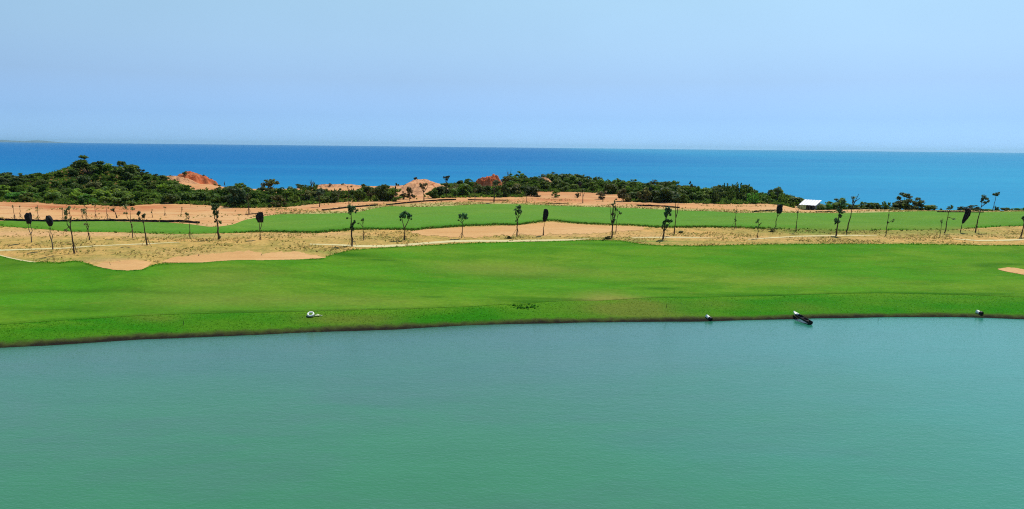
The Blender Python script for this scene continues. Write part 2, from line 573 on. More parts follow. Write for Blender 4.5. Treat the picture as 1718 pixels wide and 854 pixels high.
FAR_UP = [(0, 370.5), (280, 372), (320, 375), (350, 379), (365, 379), (385, 376.5), (397, 374), (405, 370), (444, 361.5), (467, 358.5), (520, 358.5), (580, 356.5), (604, 354.5), (623, 350),
          (654, 346.5), (700, 347.5), (760, 345), (800, 343), (850, 343), (900, 344), (960, 346), (1000, 347), (1080, 349), (1140, 352), (1200, 354), (1240, 357),
          (1300, 356), (1350, 358), (1420, 359), (1480, 358), (1540, 357), (1580, 356), (1650, 355.5), (1690, 354.5), (1718, 354)]
VEG = [(0, 340), (60, 341), (110, 345), (200, 347), (280, 343), (368, 346), (397, 349), (485, 347), (529, 342), (573, 338.6), (660, 338), (727, 333), (853, 333), (893, 333),
       (970, 334), (1045, 338), (1133, 340), (1228, 343), (1284, 342), (1319, 344), (1345, 350.5), (1390, 351), (1450, 352), (1540, 354), (1640, 354), (1718, 354)]

rows = []


def add_row(D, z):
    if rows:
        D = np.maximum(D, rows[-1][0] + 0.4)
    rows.append((D, np.broadcast_to(np.asarray(z, float), D.shape).copy()))
    return D


D_shore, _ = world_row(SHORE, 0.0)
D_crest, _ = world_row(CREST, 1.3)
D_nu, z_nu = world_row(NEAR_UP, [(0, 2.7), (400, 2.9), (900, 3.1), (1718, 3.2)], 1)
D_rm, z_rm = world_row(ROUGH_MID, [(0, 3.7), (430, 4.0), (700, 3.5), (1718, 3.5)])
D_fl, z_fl = world_row(FAR_LOW, [(0, 4.1), (600, 4.0), (900, 4.2), (1718, 3.9)], 1)
D_fu, z_fu = world_row(FAR_UP, [(0, 4.7), (330, 4.6), (480, 5.2), (900, 5.4), (1300, 5.2), (1450, 4.9), (1718, 5.0)], 1)
D_vg, z_vg = world_row(VEG, [(0, 5.9), (400, 5.9), (900, 6.0), (1310, 5.5), (1345, 4.35), (1450, 4.45), (1718, 4.5)])
D_vg = np.maximum(D_vg, D_fu + np.interp(APX, [0, 1250, 1450, 1718], [8, 8, 5, 4]))
add_row(np.full_like(AG, 50.0), -2.4)
add_row(D_shore - 4.5, -1.2)
add_row(D_shore, 0.0)
add_row(D_shore + 0.7, 0.28)
D_crest = add_row(np.maximum(D_crest, D_shore + 3), 1.3)
add_row(D_crest + (D_nu - D_crest) * 0.45, 1.75)
D_nu = add_row(D_nu, z_nu)
add_row(D_rm, z_rm)
D_fl = add_row(D_fl, z_fl)
D_fu = add_row(D_fu, z_fu)
D_vg = add_row(D_vg, z_vg)
BW = np.interp(APX, [-500, 0, 300, 420, 720, 900, 1140, 1330, 1400, 1718], [130, 110, 110, 95, 95, 95, 80, 48, 20, 14])
D_bk = add_row(D_vg + BW, np.interp(APX, [0, 300, 420, 720, 800, 930, 1100, 1330, 1400], [6.2, 6.0, 5.4, 5.4, 6.6, 7.2, 6.6, 5.0, 3.6]))
add_row(D_bk + np.interp(APX, [0, 1330, 1450], [25, 20, 14]), -8.0)
add_row(D_bk + 70, -29.0)
RD = np.stack([r[0] for r in rows], 1)
RZ = np.stack([r[1] for r in rows], 1)
_h = np.diff(RD, axis=1)
_s = np.diff(RZ, axis=1) / _h
RM = np.zeros_like(RZ)
same = (_s[:, :-1] * _s[:, 1:]) > 0
RM[:, 1:-1] = np.where(same, 2 * _s[:, :-1] * _s[:, 1:] / np.where(same, _s[:, :-1] + _s[:, 1:], 1), 0)


def row_at(R, x, y):
    return np.interp(np.asarray(x, float) / np.maximum(y, 1e-3), AG, R)


_ph = np.random.default_rng(3).uniform(0, 6.28, (40, 2))


def undulate(x, y, base=0.09, octaves=3):
    out = 0.0
    k = 0
    for o in range(octaves):
        f = base * (1.9 ** o)
        for j in range(4):
            ang = 0.4 + j * 0.83 + o * 0.31
            out = out + np.sin((x * math.cos(ang) * 0.7 + y * math.sin(ang)) * f + _ph[k, 0]) * (0.55 ** o) * 0.25
            k += 1
    return out


HILLS = [(-158, 300, 6.5, 20, 3.9), (-147, 300, 16, 26, 3.9), (-205, 275, 28, 30, 0.8), (22, 325, 24, 30, 0.8), (92.5, 251, 8, 7, -0.9)]


def zfun(x, y):
    x, y = np.asarray(x, float), np.asarray(y, float)
    a = np.clip(x / np.maximum(y, 1.0), AG[0], AG[-1])
    fi = (a - AG[0]) / (AG[1] - AG[0])
    i = np.clip(fi.astype(int), 0, len(AG) - 2)
    w = (fi - i)[..., None]
    Dk = RD[i] * (1 - w) + RD[i + 1] * w
    zk = RZ[i] * (1 - w) + RZ[i + 1] * w
    mk = RM[i] * (1 - w) + RM[i + 1] * w
    yy = np.clip(y, Dk[..., 0], Dk[..., -1])
    s = np.clip((yy[..., None] >= Dk).sum(-1) - 1, 0, Dk.shape[-1] - 2)
    g = lambda A, q: np.take_along_axis(A, q[..., None], -1)[..., 0]
    d0, d1, z0, z1, m0, m1 = g(Dk, s), g(Dk, s + 1), g(zk, s), g(zk, s + 1), g(mk, s), g(mk, s + 1)
    h = d1 - d0
    t = (yy - d0) / h
    z = (2 * t**3 - 3 * t**2 + 1) * z0 + (t**3 - 2 * t**2 + t) * h * m0 + (-2 * t**3 + 3 * t**2) * z1 + (t**3 - t**2) * h * m1
    ds = row_at(D_crest, x, y)
    m = np.clip((y - ds - 2) / 14, 0, 1)
    bk = row_at(D_bk, x, y)
    m = m * np.clip((bk + 8 - y) / 10, 0, 1)
    z = z + m * 0.30 * undulate(x, y)
    ws = y - row_at(D_shore, x, y)
    z = z + 0.10 * np.exp(-(ws / 1.6)**2) * undulate(x * 3.0, y * 3.0, 0.16)
    for hx, hy, sx, sy, amp in HILLS:
        z = z + amp * np.exp(-((x - hx) / sx)**2 / 2 - ((y - hy) / sy)**2 / 2)
    # the weedy hollow cut into the lake bank
    z = z - 0.35 * np.exp(-((x - HOLLOW[0]) / 1.5)**2 - ((y - HOLLOW[1]) / 1.6)**2) if HOLLOW else z
    return z


HOLLOW = None


def ground_at(px, py, d0=78.0, d1=420.0):
    """where the sight line through a photo pixel meets the ground"""
    d = rays(px, py)
    ys = np.arange(d0, d1, 0.25)
    t = ys / d[1]
    xs, zs = d[0] * t, CAM_H + d[2] * t
    below = np.nonzero(zs <= zfun(xs, ys))[0]
    k = below[0] if len(below) else len(ys) - 1
    return float(xs[k]), float(ys[k]), float(zfun(xs[k], ys[k]))


HOLLOW = ground_at(877, 513)[:2]


def at_depth(px, D):
    """ground point at depth D in the photo column px"""
    x = float(np.interp(px, PXS, rays(PXS, np.full(len(PXS), 335.0))[:, 0] / rays(PXS, np.full(len(PXS), 335.0))[:, 1])) * D
    return x, D, float(zfun(x, D))


def z_at_px(px, py, D):
    d = rays(px, py)
    return CAM_H + d[2] * D / d[1]


def grid_sheet(name, a0, a1, na, lo, hi, nv, dz, mat, attrs=None, power=1.0):
    """a ground sheet between two depth curves lo(a), hi(a)"""
    a = np.linspace(a0, a1, na)
    L, Hh = lo(a), hi(a)
    v = np.linspace(0, 1, nv)**power
    D = L[None, :] + (Hh - L)[None, :] * v[:, None]
    X = a[None, :] * D
    Z = zfun(X, D) + dz
    V = np.stack([X, D, Z], -1).reshape(-1, 3)
    i = np.arange(nv - 1)[:, None] * na + np.arange(na - 1)[None, :]
    Fq = np.stack([i, i + 1, i + na + 1, i + na], -1).reshape(-1, 4)
    at = {k: fn(X, D).ravel() for k, fn in (attrs or {}).items()}
    return link(name, fast_mesh(name, V, Fq, mat, True, at))


def rowf(R, off=0.0):
    return lambda a: np.interp(a, AG, R) + off


def blobs(pts):
    """soft patches given as photo pixels with half-sizes in metres"""
    P = [(*ground_at(px, py)[:2], sx, sy, amp) for px, py, sx, sy, amp in pts]

    def fn(X, D):
        out = np.zeros_like(X)
        for bx, by, sx, sy, amp in P:
            out = out + amp * np.exp(-((X - bx) / sx)**2 - ((D - by) / sy)**2)
        return np.clip(out, 0, 1)
    return fn


# the base ground: everything not covered by turf, sunk a little below the sheets that lie on it
def base_grid():
    na, nv = 900, 330
    a = np.linspace(-1.45, 1.45, na)
    Dl = np.concatenate([np.linspace(50, 90, 12, endpoint=False), np.linspace(90, 360, nv - 42), np.linspace(363, 700, 30)])
    D = np.repeat(Dl[:, None], na, 1)
    X = a[None, :] * D
    Z = zfun(X, D)
    sh, fu, fl = row_at(D_shore, X, D), row_at(D_fu, X, D), row_at(D_fl, X, D)
    under = np.clip((D - sh) / 1.0, 0, 1) * np.clip((fu - D) / 1.5, 0, 1)
    Z = Z - 0.16 * under
    vg = row_at(D_vg, X, D)
    px = np.interp(X / D, px_to_a(PXS), PXS)
    k = np.interp(px, [430, 480, 620, 700, 860, 1718], [0.0, 0.85, 1.1, 1.6, 0.9, 1.05])
    wdt = np.interp(px, [480, 650, 740, 860, 1100, 1718], [6, 8, 12, 6, 8, 12])
    g = np.clip(1.2 - (D - fu) / wdt, 0, 1) * k
    V = np.stack([X, D, Z], -1).reshape(-1, 3)
    nv2 = len(Dl)
    i = np.arange(nv2 - 1)[:, None] * na + np.arange(na - 1)[None, :]
    Fq = np.stack([i, i + 1, i + na + 1, i + na], -1).reshape(-1, 4)
    v = (D - vg) / np.maximum(row_at(D_bk, X, D) - vg, 1)
    sc = np.clip((v - np.interp(px, [285, 300, 885, 900, 1045, 1055], [0.02, 0.02, 0.02, .28, .28, .02])) * 14, 0, 1)
    sc = sc * np.interp(px, [285, 310, 550, 575, 720, 728, 1260, 1340], [1, .8, .6, .15, .1, .95, .9, .2])
    rd = np.clip(1.2 - np.abs(D - vg + 7) / 9, 0, 1) * np.interp(px, [240, 330, 480, 560, 880, 900, 1060, 1200, 1330], [1, .35, .3, .5, .5, .9, .9, .3, .1]) + np.clip((D - vg) / 5, 0, 1) * np.interp(px, [1150, 1250], [.5, 0])
    hl = sum(amp * np.exp(-((X - hx) / sx)**2 / 2 - ((D - hy) / sy)**2 / 2) for hx, hy, sx, sy, amp in HILLS)
    sc = np.clip(sc + np.clip(hl, 0, 3) * .5, 0, 1) * np.interp(px, [285, 300, 720, 730], [1, 0, 0, 1]) + sc * np.interp(px, [285, 300, 560, 570, 720, 730], [0, 1, 1, 1, 1, 0]) * np.clip((.55 - v) * 8, 0, 1) + np.interp(px, [1335, 1350], [0, .9]) * np.clip((D - vg - 1) / 3, 0, 1)
    return link("ground", fast_mesh("ground", V, Fq, "sandy_ground", True, {"grass": g.ravel(), "scrub": sc.ravel(), "red": rd.ravel()}))


tag(base_grid(), "orange sandy ground between the far fairway and the coastal scrub", "ground", kind="structure")

dry = blobs([(1040, 507, 5, 3.5, 1.0), (1010, 497, 4, 4, 0.5), (330, 505, 12, 5, 0.5), (560, 505, 12, 4, 0.45), (1100, 512, 4, 2, .4), (900, 455, 12, 6, .45), (370, 470, 9, 7, .5),
             (1330, 470, 12, 5, .35), (560, 535, 5, 2, .8), (640, 535, 3, 2, .5), (260, 535, 3, 1.5, .6), (1200, 510, 4, 2, .45), (1050, 520, 7, 2.2, .7), (1080, 529, 7, 1.5, .7), (1345, 515, 3, 2, .4), (780, 450, 9, 5, .3)])
lush_or_shade = blobs([(60, 520, 12, 1.2, .5), (400, 523, 10, 0.8, .6), (950, 503, 8, 1.0, .9), (880, 507, 4, 0.8, .8), (1110, 485, 3.2, 1.2, .9), (1085, 474, 6, 1.6, .4), (640, 437, 2.5, .6, .9), (725, 499, 2.2, .7, .8),
              (100, 489, 12, 1.4, .55), (250, 491, 10, 1.0, .45), (1300, 497, 14, .9, .8), (1540, 477, 4, 1, .5), (1655, 447, 3, 1.6, .8), (1688, 444, 5, 1.2, .8), (570, 427, 4, 2, .7), (130, 450, 4, 2.2, .6), (20, 445, 7, 4, .5),
              (1640, 494, 9, .8, .7), (600, 428, 6, 2.5, .5), (1010, 411, 9, 2.0, .6), (880, 465, 8, 1.5, .5), (700, 474, 12, 1.2, .5)])


def lush_edges(X, D):
    o = lush_or_shade(X, D)
    nu = row_at(D_nu, X, D)
    cr = row_at(D_crest, X, D)
    n = 0.5 + 0.5 * undulate(X * 2.1, D * 2.1, 0.12)
    o = o + 0.75 * np.clip(1 - np.abs(nu - 0.7 - D) / 1.2, 0, 1) * n + 0.8 * np.clip(1 - np.abs(D - cr - 0.3) / 1.0, 0, 1) * np.clip(n * 1.3, 0, 1)
    return np.clip(o, 0, 1)


def lush_lip_shade(X, D):
    fl, fu = row_at(D_fl, X, D), row_at(D_fu, X, D)
    px = np.interp(X / D, px_to_a(PXS), PXS)
    k = np.interp(px, [380, 440, 1250, 1330], [0.3, 1, 1, 0.1])
    n = np.clip(0.75 + 0.5 * undulate(X * 2, D * 2, 0.12), 0, 1)
    o = np.clip(1.35 - (D - fl) / 4.2, 0, 1) * k * n + 0.8 * np.clip(1 - (fu - D) / 0.9, 0, 1) * n  # first term paints the shade of the backlit lower lip into the turf
    return np.clip(o, 0, 1)


def dry_far(X, D):
    fl = row_at(D_fl, X, D)
    px = np.interp(X / D, px_to_a(PXS), PXS)
    k = np.interp(px, [1270, 1340, 1640, 1700], [0, 1.0, 1.0, 0.1])
    n = np.clip(0.7 + 0.7 * undulate(X * 3, D * 3, 0.12), 0, 1)
    w = np.clip(1 - (D - fl) / 12, 0, 1)
    k2 = np.interp(px, [150, 300, 420], [0, .5, 0]) * np.clip(1 - (D - fl) / 4, 0, 1)
    return np.clip(w * k * n + k2, 0, 1)


AMIN, AMAX = -1.40, 1.40
tag(grid_sheet("lake_bank", AMIN, AMAX, 1100, rowf(D_shore, -1.0), rowf(D_crest, 0.6), 22, 0.02, "bank_turf",
               {"edge": lambda X, D: np.clip(1.12 - (D - row_at(D_shore, X, D)) / 1.9, 0, 1.3), "dry": dry,
                "top": lambda X, D: np.clip(1.35 - (row_at(D_crest, X, D) - D) / 2.0 * 1.0, 0, 1)}),
    "green grassy bank sloping down to the dark muddy water edge", "bank", kind="structure")
tag(grid_sheet("fairway", AMIN, AMAX, 1400, rowf(D_crest), rowf(D_nu), 140, 0.045, "lawn", {"lush_or_shade": lush_edges, "dry": dry}),
    "wide near fairway of mown grass beside the lake", "fairway", "fairways", kind="structure")
tag(grid_sheet("fairway", AMIN, AMAX, 1400, rowf(D_fl), rowf(D_fu), 80, 0.045, "lawn", {"lush_or_shade": lush_lip_shade, "dry": dry_far, "pale": lambda X, D: np.full_like(X, 1.0) * np.clip((D - row_at(D_fl, X, D)) / 8, 0, 1)}),
    "narrower far fairway behind the planted trees", "fairway", "fairways", kind="structure")

# the dry planted strip between the two fairways
rough_green = blobs([(440, 425, 14, 3, .25), (640, 400, 9, 3, .3), (1060, 405, 12, 1.6, .9), (1000, 400, 8, 1.2, .7), (1120, 409, 12, .8, .6), (1300, 408, 30, .7, .5), (1560, 408, 25, .7, .5), (560, 424, 5, 2, .7), (240, 425, 8, 4, .3), (60, 436, 16, 2, .5), (1350, 388, 9, 4, .8), (1480, 390, 25, 5, .55), (1600, 388, 12, 3, .5), (320, 396, 10, 3, .7), (870, 398, 6, 2, .35), (120, 405, 25, 4, .15)])
rough_sand = blobs([(40, 392, 22, 7, .9), (200, 394, 22, 2.5, .9), (500, 395, 15, 3, .4), (860, 393, 14, 2, .5), (450, 430, 8, 2, .6), (1110, 398, 18, 1.5, .6), (1000, 389, 20, 3, .4), (560, 392, 8, 2, .6), (1240, 398, 20, 2, .35), (330, 425, 9, 3, .5), (180, 436, 6, 2, .7), (1430, 394, 12, .8, .6), (1650, 395, 20, 4, .25), (1510, 400, 8, 1, .5)])
tag(grid_sheet("dry_rough", AMIN, AMAX, 1500, rowf(D_nu, -0.7), rowf(D_fl, 0.8), 90, 0.02, "dry_rough", {"green": rough_green, "sand": rough_sand}),
    "strip of dry tan grass planted with young staked trees", "rough", kind="structure")


def strip(name, lo_px, hi_px, dz, mat, label, cat, nv=10, jitter=0.0, step=2.0, group=None, jlo=0.0):
    """a ground patch between two photo-pixel polylines (near edge, far edge) that share their end columns"""
    x0, x1 = lo_px[0][0], lo_px[-1][0]
    pxs = np.arange(x0, x1 + step, step)
    Lo = np.array([ground_at(p, np.interp(p, [q[0] for q in lo_px], [q[1] for q in lo_px])) for p in pxs])
    Hi = np.array([ground_at(p, np.interp(p, [q[0] for q in hi_px], [q[1] for q in hi_px])) for p in pxs])
    if jitter:
        k_ = np.hanning(7) / np.hanning(7).sum()
        taper = np.sin(np.linspace(0, np.pi, len(Hi)))**.5
        Hi[:, 1] += (np.convolve(rng.normal(0, jitter * 2.2, len(Hi) + 6), k_, 'valid') + rng.normal(0, jitter * .3, len(Hi))) * taper
    if jlo:
        Lo[:, 1] += (np.convolve(rng.normal(0, jlo * 2.2, len(Lo) + 6), k_, 'valid') + rng.normal(0, jlo * .3, len(Lo))) * taper
    nv = nv if nv < 6 else 34
    v = np.linspace(0, 1, nv)[:, None, None]
    P = Lo[None] * (1 - v) + Hi[None] * v
    Z = zfun(P[..., 0], P[..., 1]) + dz
    V = np.stack([P[..., 0], P[..., 1], Z], -1).reshape(-1, 3)
    na = len(pxs)
    i = np.arange(nv - 1)[:, None] * na + np.arange(na - 1)[None, :]
    Fq = np.stack([i, i + 1, i + na + 1, i + na], -1).reshape(-1, 4)
    return tag(link(name, fast_mesh(name, V, Fq, mat, True)), label, cat, group, "structure")


BG = "sand bunkers beside the fairways"
strip("sand_bunker", [(160, 447), (172, 450), (190, 453.3), (215, 454.6), (238, 453), (248, 448), (254, 442)], [(160, 446.5), (175, 440), (195, 438.5), (215, 436.5), (238, 438), (248, 439.5), (254, 441)], 0.06, "bunker_sand",
      "small rounded sand bunker scooped into the near fairway edge at left", "bunker", 8, 0.35, 2, BG)
strip("sand_bunker", [(272, 441), (300, 441.5), (340, 441), (370, 438.5), (400, 436.8), (440, 437.2), (500, 436), (545, 433.5)],
      [(272, 440), (290, 432), (320, 429), (360, 426), (395, 422), (420, 421), (440, 427), (470, 424), (500, 421.5), (520, 427), (545, 432.5)], 0.06, "bunker_sand",
      "long crescent sand bunker along the upper edge of the near fairway", "bunker", 10, 0.6, 2, BG)
strip("sand_bunker", [(690, 391), (720, 396), (770, 398), (830, 396.5), (880, 395), (920, 395.5), (960, 393), (1000, 392), (1040, 389), (1080, 386)],
      [(690, 388.6), (712, 385.5), (760, 382.5), (809, 380.8), (840, 379.8), (898, 376.4), (925, 373), (957, 376), (1016, 379.3), (1080, 381)], 0.06, "bunker_sand",
      "wide orange sand bunker below the edge of the far fairway", "bunker", 10, 0.02, 2, BG, 0.9)
strip("sand_bunker", [(1674, 453), (1690, 457), (1718, 462), (1760, 466)], [(1674, 452), (1690, 449.5), (1705, 450.5), (1718, 453), (1760, 457)], 0.09, "bunker_sand",
      "sand bunker cut into the near fairway at the right edge", "bunker", 8, 0.0, 2, BG)

PATH = "sandy tracks across the dry grass"


def path(pts, wpx, label):
    lo = [(x, y + w / 2) for (x, y), w in zip(pts, wpx)]
    hi = [(x, y - w / 2) for (x, y), w in zip(pts, wpx)]
    strip("path", lo, hi, 0.05, "path_sand", label, "path", 4, 0.0, 3, PATH)


path([(520, 410), (560, 411), (600, 413.3), (640, 413.6), (680, 411.5), (720, 408), (760, 405.2), (800, 404.6), (860, 404.6), (920, 403.6), (960, 402.6), (990, 401)],
     [1.5, 2.2, 3.2, 3.6, 3.6, 3.4, 3.2, 3.2, 3.2, 2.8, 2.2, 0.8], "pale cream path curving along the top of the near fairway")
path([(-80, 421.5), (0, 420.5), (60, 418.5), (108, 417), (160, 413), (234, 410), (300, 407)], [2.4, 2.2, 2.0, 1.6, 1.4, 1.4, .6], "thin sandy track through the dry grass at far left")
path([(1060, 399.5), (1090, 398.8), (1140, 398.6), (1190, 399.5)], [.8, 1.7, 1.7, .6], "short sandy track beside the leaning dark leafy tree")
path([(1255, 402), (1300, 399), (1340, 396.8), (1380, 396), (1430, 395.4), (1470, 396)], [1, 1.6, 1.8, 1.8, 1.8, .6], "sandy track passing the foot of the tall dark leafy tree on the right")
path([(1600, 401), (1640, 404), (1680, 403.6), (1718, 402.3), (1790, 401)], [.6, 1.8, 2.2, 2.2, 2.2], "sandy track leaving the picture at the right edge")
path([(-60, 424), (0, 428.6), (14, 432.5), (30, 436), (44, 438.6), (60, 440.6)], [2, 1.8, 1.8, 1.8, 1.6, .6], "narrow cream edge path at the left top of the near fairway")

# water
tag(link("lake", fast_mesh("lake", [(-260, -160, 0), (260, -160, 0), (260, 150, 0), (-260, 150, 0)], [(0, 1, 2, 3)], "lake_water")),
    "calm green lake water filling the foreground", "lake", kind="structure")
# keep the lake sheet inside the shoreline
lk = bpy.data.objects["lake"]
aL = np.linspace(AMIN, AMAX, 300)
Ds = np.interp(aL, AG, D_shore) + 0.35
V = [(-260, -160, 0), (260, -160, 0)]
V = [(float(a * 20), 20.0, 0.0) for a in aL] + [(float(a * d), float(d), 0.0) for a, d in zip(aL, Ds)]
V += [(-260, -160, 0.0), (260, -160, 0.0)]
n = len(aL)
faces = [(i, i + 1, n + i + 1, n + i) for i in range(n - 1)]
faces.append(tuple([2 * n, 2 * n + 1] + [n - 1 - i for i in range(n)]))
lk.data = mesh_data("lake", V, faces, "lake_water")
SEA_Z = -25.0
tag(link("sea", fast_mesh("sea", [(-60000, 120, SEA_Z), (60000, 120, SEA_Z), (60000, 45000, SEA_Z), (-60000, 45000, SEA_Z)], [(0, 1, 2, 3)], "sea_water")),
    "blue open sea running to the horizon", "sea", kind="structure")


# distant island
def island():
    D0 = 42000.0
    na = 60
    V, Fq = [], []
    px = np.linspace(-260, 128, na)
    h = 34 + 30 * np.exp(-((px - 72) / 22)**2) + 26 * np.exp(-((px - 12) / 20)**2) + 30 * np.exp(-((px + 120) / 60)**2)
    h *= np.clip((128 - px) / 60, 0, 1)**0.7 * np.clip((px + 260) / 60, 0, 1)
    h += rng.normal(0, 2, na) * (h > 10)
    h = np.maximum((h - 14) * 1.9 + 25, 1)
    for i in range(na):
        x = (px[i] - CX) / F * D0
        V += [(x, D0 - 700, SEA_Z - 2), (x, D0 - 250, SEA_Z + h[i] * 0.6), (x, D0, SEA_Z + h[i]), (x, D0 + 900, SEA_Z - 2)]
    for i in range(na - 1):
        for k in range(3):
            Fq.append((i * 4 + k, i * 4 + 4 + k, i * 4 + 5 + k, i * 4 + 1 + k))
    return link("island", fast_mesh("island", V, Fq, "island_rock", True))


tag(island(), "faint low island on the horizon at far left", "island", kind="structure")


# red earth mounds near the coast
MOUNDS = []
def mound(px, D, rx, ry, h, seed, label, cliffy=1.0, zoff=-0.4, cap=0.0):
    r = np.random.default_rng(seed)
    x0, y0, z0 = at_depth(px, D)
    n = 64
    u = np.linspace(-1.25, 1.25, n)
    U, Vv = np.meshgrid(u, u)
    ph = r.uniform(0, 6.28, 12)
    ang = np.arctan2(Vv, U)
    rad = np.sqrt(U**2 + Vv**2) / (1 + 0.13 * np.sin(3 * ang + ph[0]) + 0.09 * np.sin(5 * ang + ph[1]) + 0.05 * np.sin(11 * ang + ph[2]))
    prof = 1 / (1 + np.exp((rad - 0.72) * (6 + 6 * cliffy)))
    nz = sum(np.sin(U * (3 + 2.3 * k) + ph[k] + 1.7 * np.sin(Vv * (2 + k))) * np.cos(Vv * (2.5 + 1.9 * k) + ph[k + 5]) / (1.5 + k) for k in range(5))
    ph2 = r.uniform(0, 6.28, 8)
    rg = sum(np.abs(np.sin(U * (7 + 5 * k) + ph2[k] + 2 * np.sin(Vv * (4 + 2 * k)))) / (1.3 + k) for k in range(4)) - .9
    Z = h * prof * (0.85 + 0.2 * nz + 0.16 * cliffy * rg) + r.normal(0, 0.10, U.shape) * prof
    X, Y = x0 + U * rx, y0 + Vv * ry
    zg = zfun(X, Y)
    V = np.stack([X - x0, Y - y0, zg + Z + zoff * (1 - prof) - z0 - 0.05], -1).reshape(-1, 3)
    i = np.arange(n - 1)[:, None] * n + np.arange(n - 1)[None, :]
    Fq = np.stack([i, i + 1, i + n + 1, i + n], -1).reshape(-1, 4)
    o = link("earth_mound", fast_mesh("earth_mound", V, Fq, "red_earth", False, {"cap": np.clip(cap * (0.2 + 0.8 * np.clip(Z / h, 0, 1)), 0, 1.2).ravel()}), None, (x0, y0, z0))
    MOUNDS.append((o, V + np.array([x0, y0, z0])))
    return tag(o, label, "mound", "bare red earth mounds on the coast", "structure")


mound(333, 318, 11.5, 9, 3.7, 11, "broad dark red earth bank right of the scrub hill", 1.2, -0.4, 1.1)
mound(300, 308, 8, 6, 1.8, 12, "pale sand slope at the left end of the broad red bank", 0.4)
mound(820, 300, 6, 6, 4.6, 13, "upright red rock knob rising out of the middle scrub", 1.2, -0.4, 0.95)
mound(712, 284, 10, 21, 4.3, 14, "smooth orange sand bluff behind the round brown tree", 0.15, -0.4, 0.45)
mound(672, 300, 12, 10, 1.6, 15, "low sand hump left of the orange bluff", 0.2)
mound(497, 322, 9, 7, 1.6, 16, "small pinkish sand hump behind the middle scrub", 0.6, -0.4, 0.75)
mound(560, 318, 15, 7, 1.1, 17, "long low sand rise behind the left middle scrub", 0.3)
mound(905, 315, 6, 5, 2.6, 18, "pale sand patch showing between the middle bushes", 0.5)
mound(440, 330, 16, 7, 0.9, 19, "low sand crest under the sea line left of the middle scrub", 0.3)


# ------------------------------------------------------------------ loose ground cover
def tufts(name, n, sampler, size, mat, blades=4, attr=None):
    X, Y, S = sampler(n)
    m = len(X)
    Z = zfun(X, Y)
    V = np.zeros((m, blades, 3, 3))
    for k in range(blades):
        ang = rng.uniform(0, 2 * np.pi, m)
        lean = rng.uniform(0.4, 1.6, m)
        w = S * size * rng.uniform(0.25, 0.5, m)
        h = S * size * rng.uniform(0.4, 0.9, m)
        ca, sa = np.cos(ang), np.sin(ang)
        V[:, k, 0] = np.stack([X - sa * w, Y + ca * w, Z - 0.03], -1)
        V[:, k, 1] = np.stack([X + sa * w, Y - ca * w, Z - 0.03], -1)
        V[:, k, 2] = np.stack([X + ca * h * lean, Y + sa * h * lean, Z + h], -1)
    # one island per tuft: share the first blade's base vertex
    V = V.reshape(-1, 3)
    base = np.arange(m)[:, None, None] * blades * 3
    Fq = base + np.arange(blades)[None, :, None] * 3 + np.arange(3)[None, None, :]
    Fq[:, :, 0] = base[:, :, 0]
    Fq = Fq.reshape(-1, 3)
    at = {k: np.repeat(fn(X, Y), blades * 3) for k, fn in (attr or {}).items()}
    return tag(link(name, fast_mesh(name, V, Fq, mat, False, at)), kind="stuff")


def between(Rlo, Rhi, lo_off=0, hi_off=0, amax=0.8, bias=None, dens=None):
    def fn(n):
        a = rng.uniform(-amax, amax, n)
        v = rng.uniform(0, 1, n)
        if bias: v = bias(v)
        L, Hh = np.interp(a, AG, Rlo) + lo_off, np.interp(a, AG, Rhi) + hi_off
        D = L + (Hh - L) * v
        X = a * D
        S = rng.uniform(0.5, 1.4, n)
        if dens is not None:
            keep = rng.uniform(0, 1, n) < dens(X, D)
            return X[keep], D[keep], S[keep]
        return X, D, S
    return fn


BUNK = []
for o in [o for o in col.objects if o.name.startswith(("sand_bunker", "path"))]:
    c = np.array([v.co[:] for v in o.data.vertices])
    BUNK.append((c[:, 0], c[:, 1]))
_bx = np.concatenate([b[0] for b in BUNK]); _by = np.concatenate([b[1] for b in BUNK])
CELL = 0.6
_occ = set(zip(np.round(_bx / CELL).astype(int).tolist(), np.round(_by / CELL).astype(int).tolist()))


def clear_of_sand(X, D):
    i, j = np.round(X / CELL).astype(int), np.round(D / CELL).astype(int)
    return np.array([(p, q) not in _occ for p, q in zip(i.tolist(), j.tolist())])


def rough_density(X, D):
    n = np.clip(0.30 + 1.5 * undulate(X * 2.6, D * 2.6, 0.16), 0.03, 1)
    n = n * (1 - 0.85 * rough_sand(X, D)) * clear_of_sand(X, D)
    nu = row_at(D_nu, X, D)
    return np.clip(n + 0.8 * np.clip(1 - (D - nu) / 1.2, 0, 1) * clear_of_sand(X, D), 0, 1)


tag(tufts("dry_grass", 26000, between(D_nu, D_fl, 0.2, -0.3, 0.85, None, rough_density), 0.32, "dry_tufts"),
    "dry tan grass tufts scattered over the planted strip", "dry grass")
tag(tufts("bank_grass", 24000, between(D_shore, D_crest, 0.8, 0.6, 0.8, None, lambda X, D: np.clip((D - row_at(D_shore, X, D) - .5) / 1.6, .1, 1)), 0.10, "green_tufts", 4, {"dry": dry}), "longer green grass on the lake bank", "grass")


def fringe_density(X, D):
    px = np.interp(X / D, px_to_a(PXS), PXS)
    return np.interp(px, [420, 480, 1718], [0.1, 0.8, 0.8]) * np.clip(0.6 + 0.8 * undulate(X * 2.2, D * 2.2, 0.15), 0, 1)


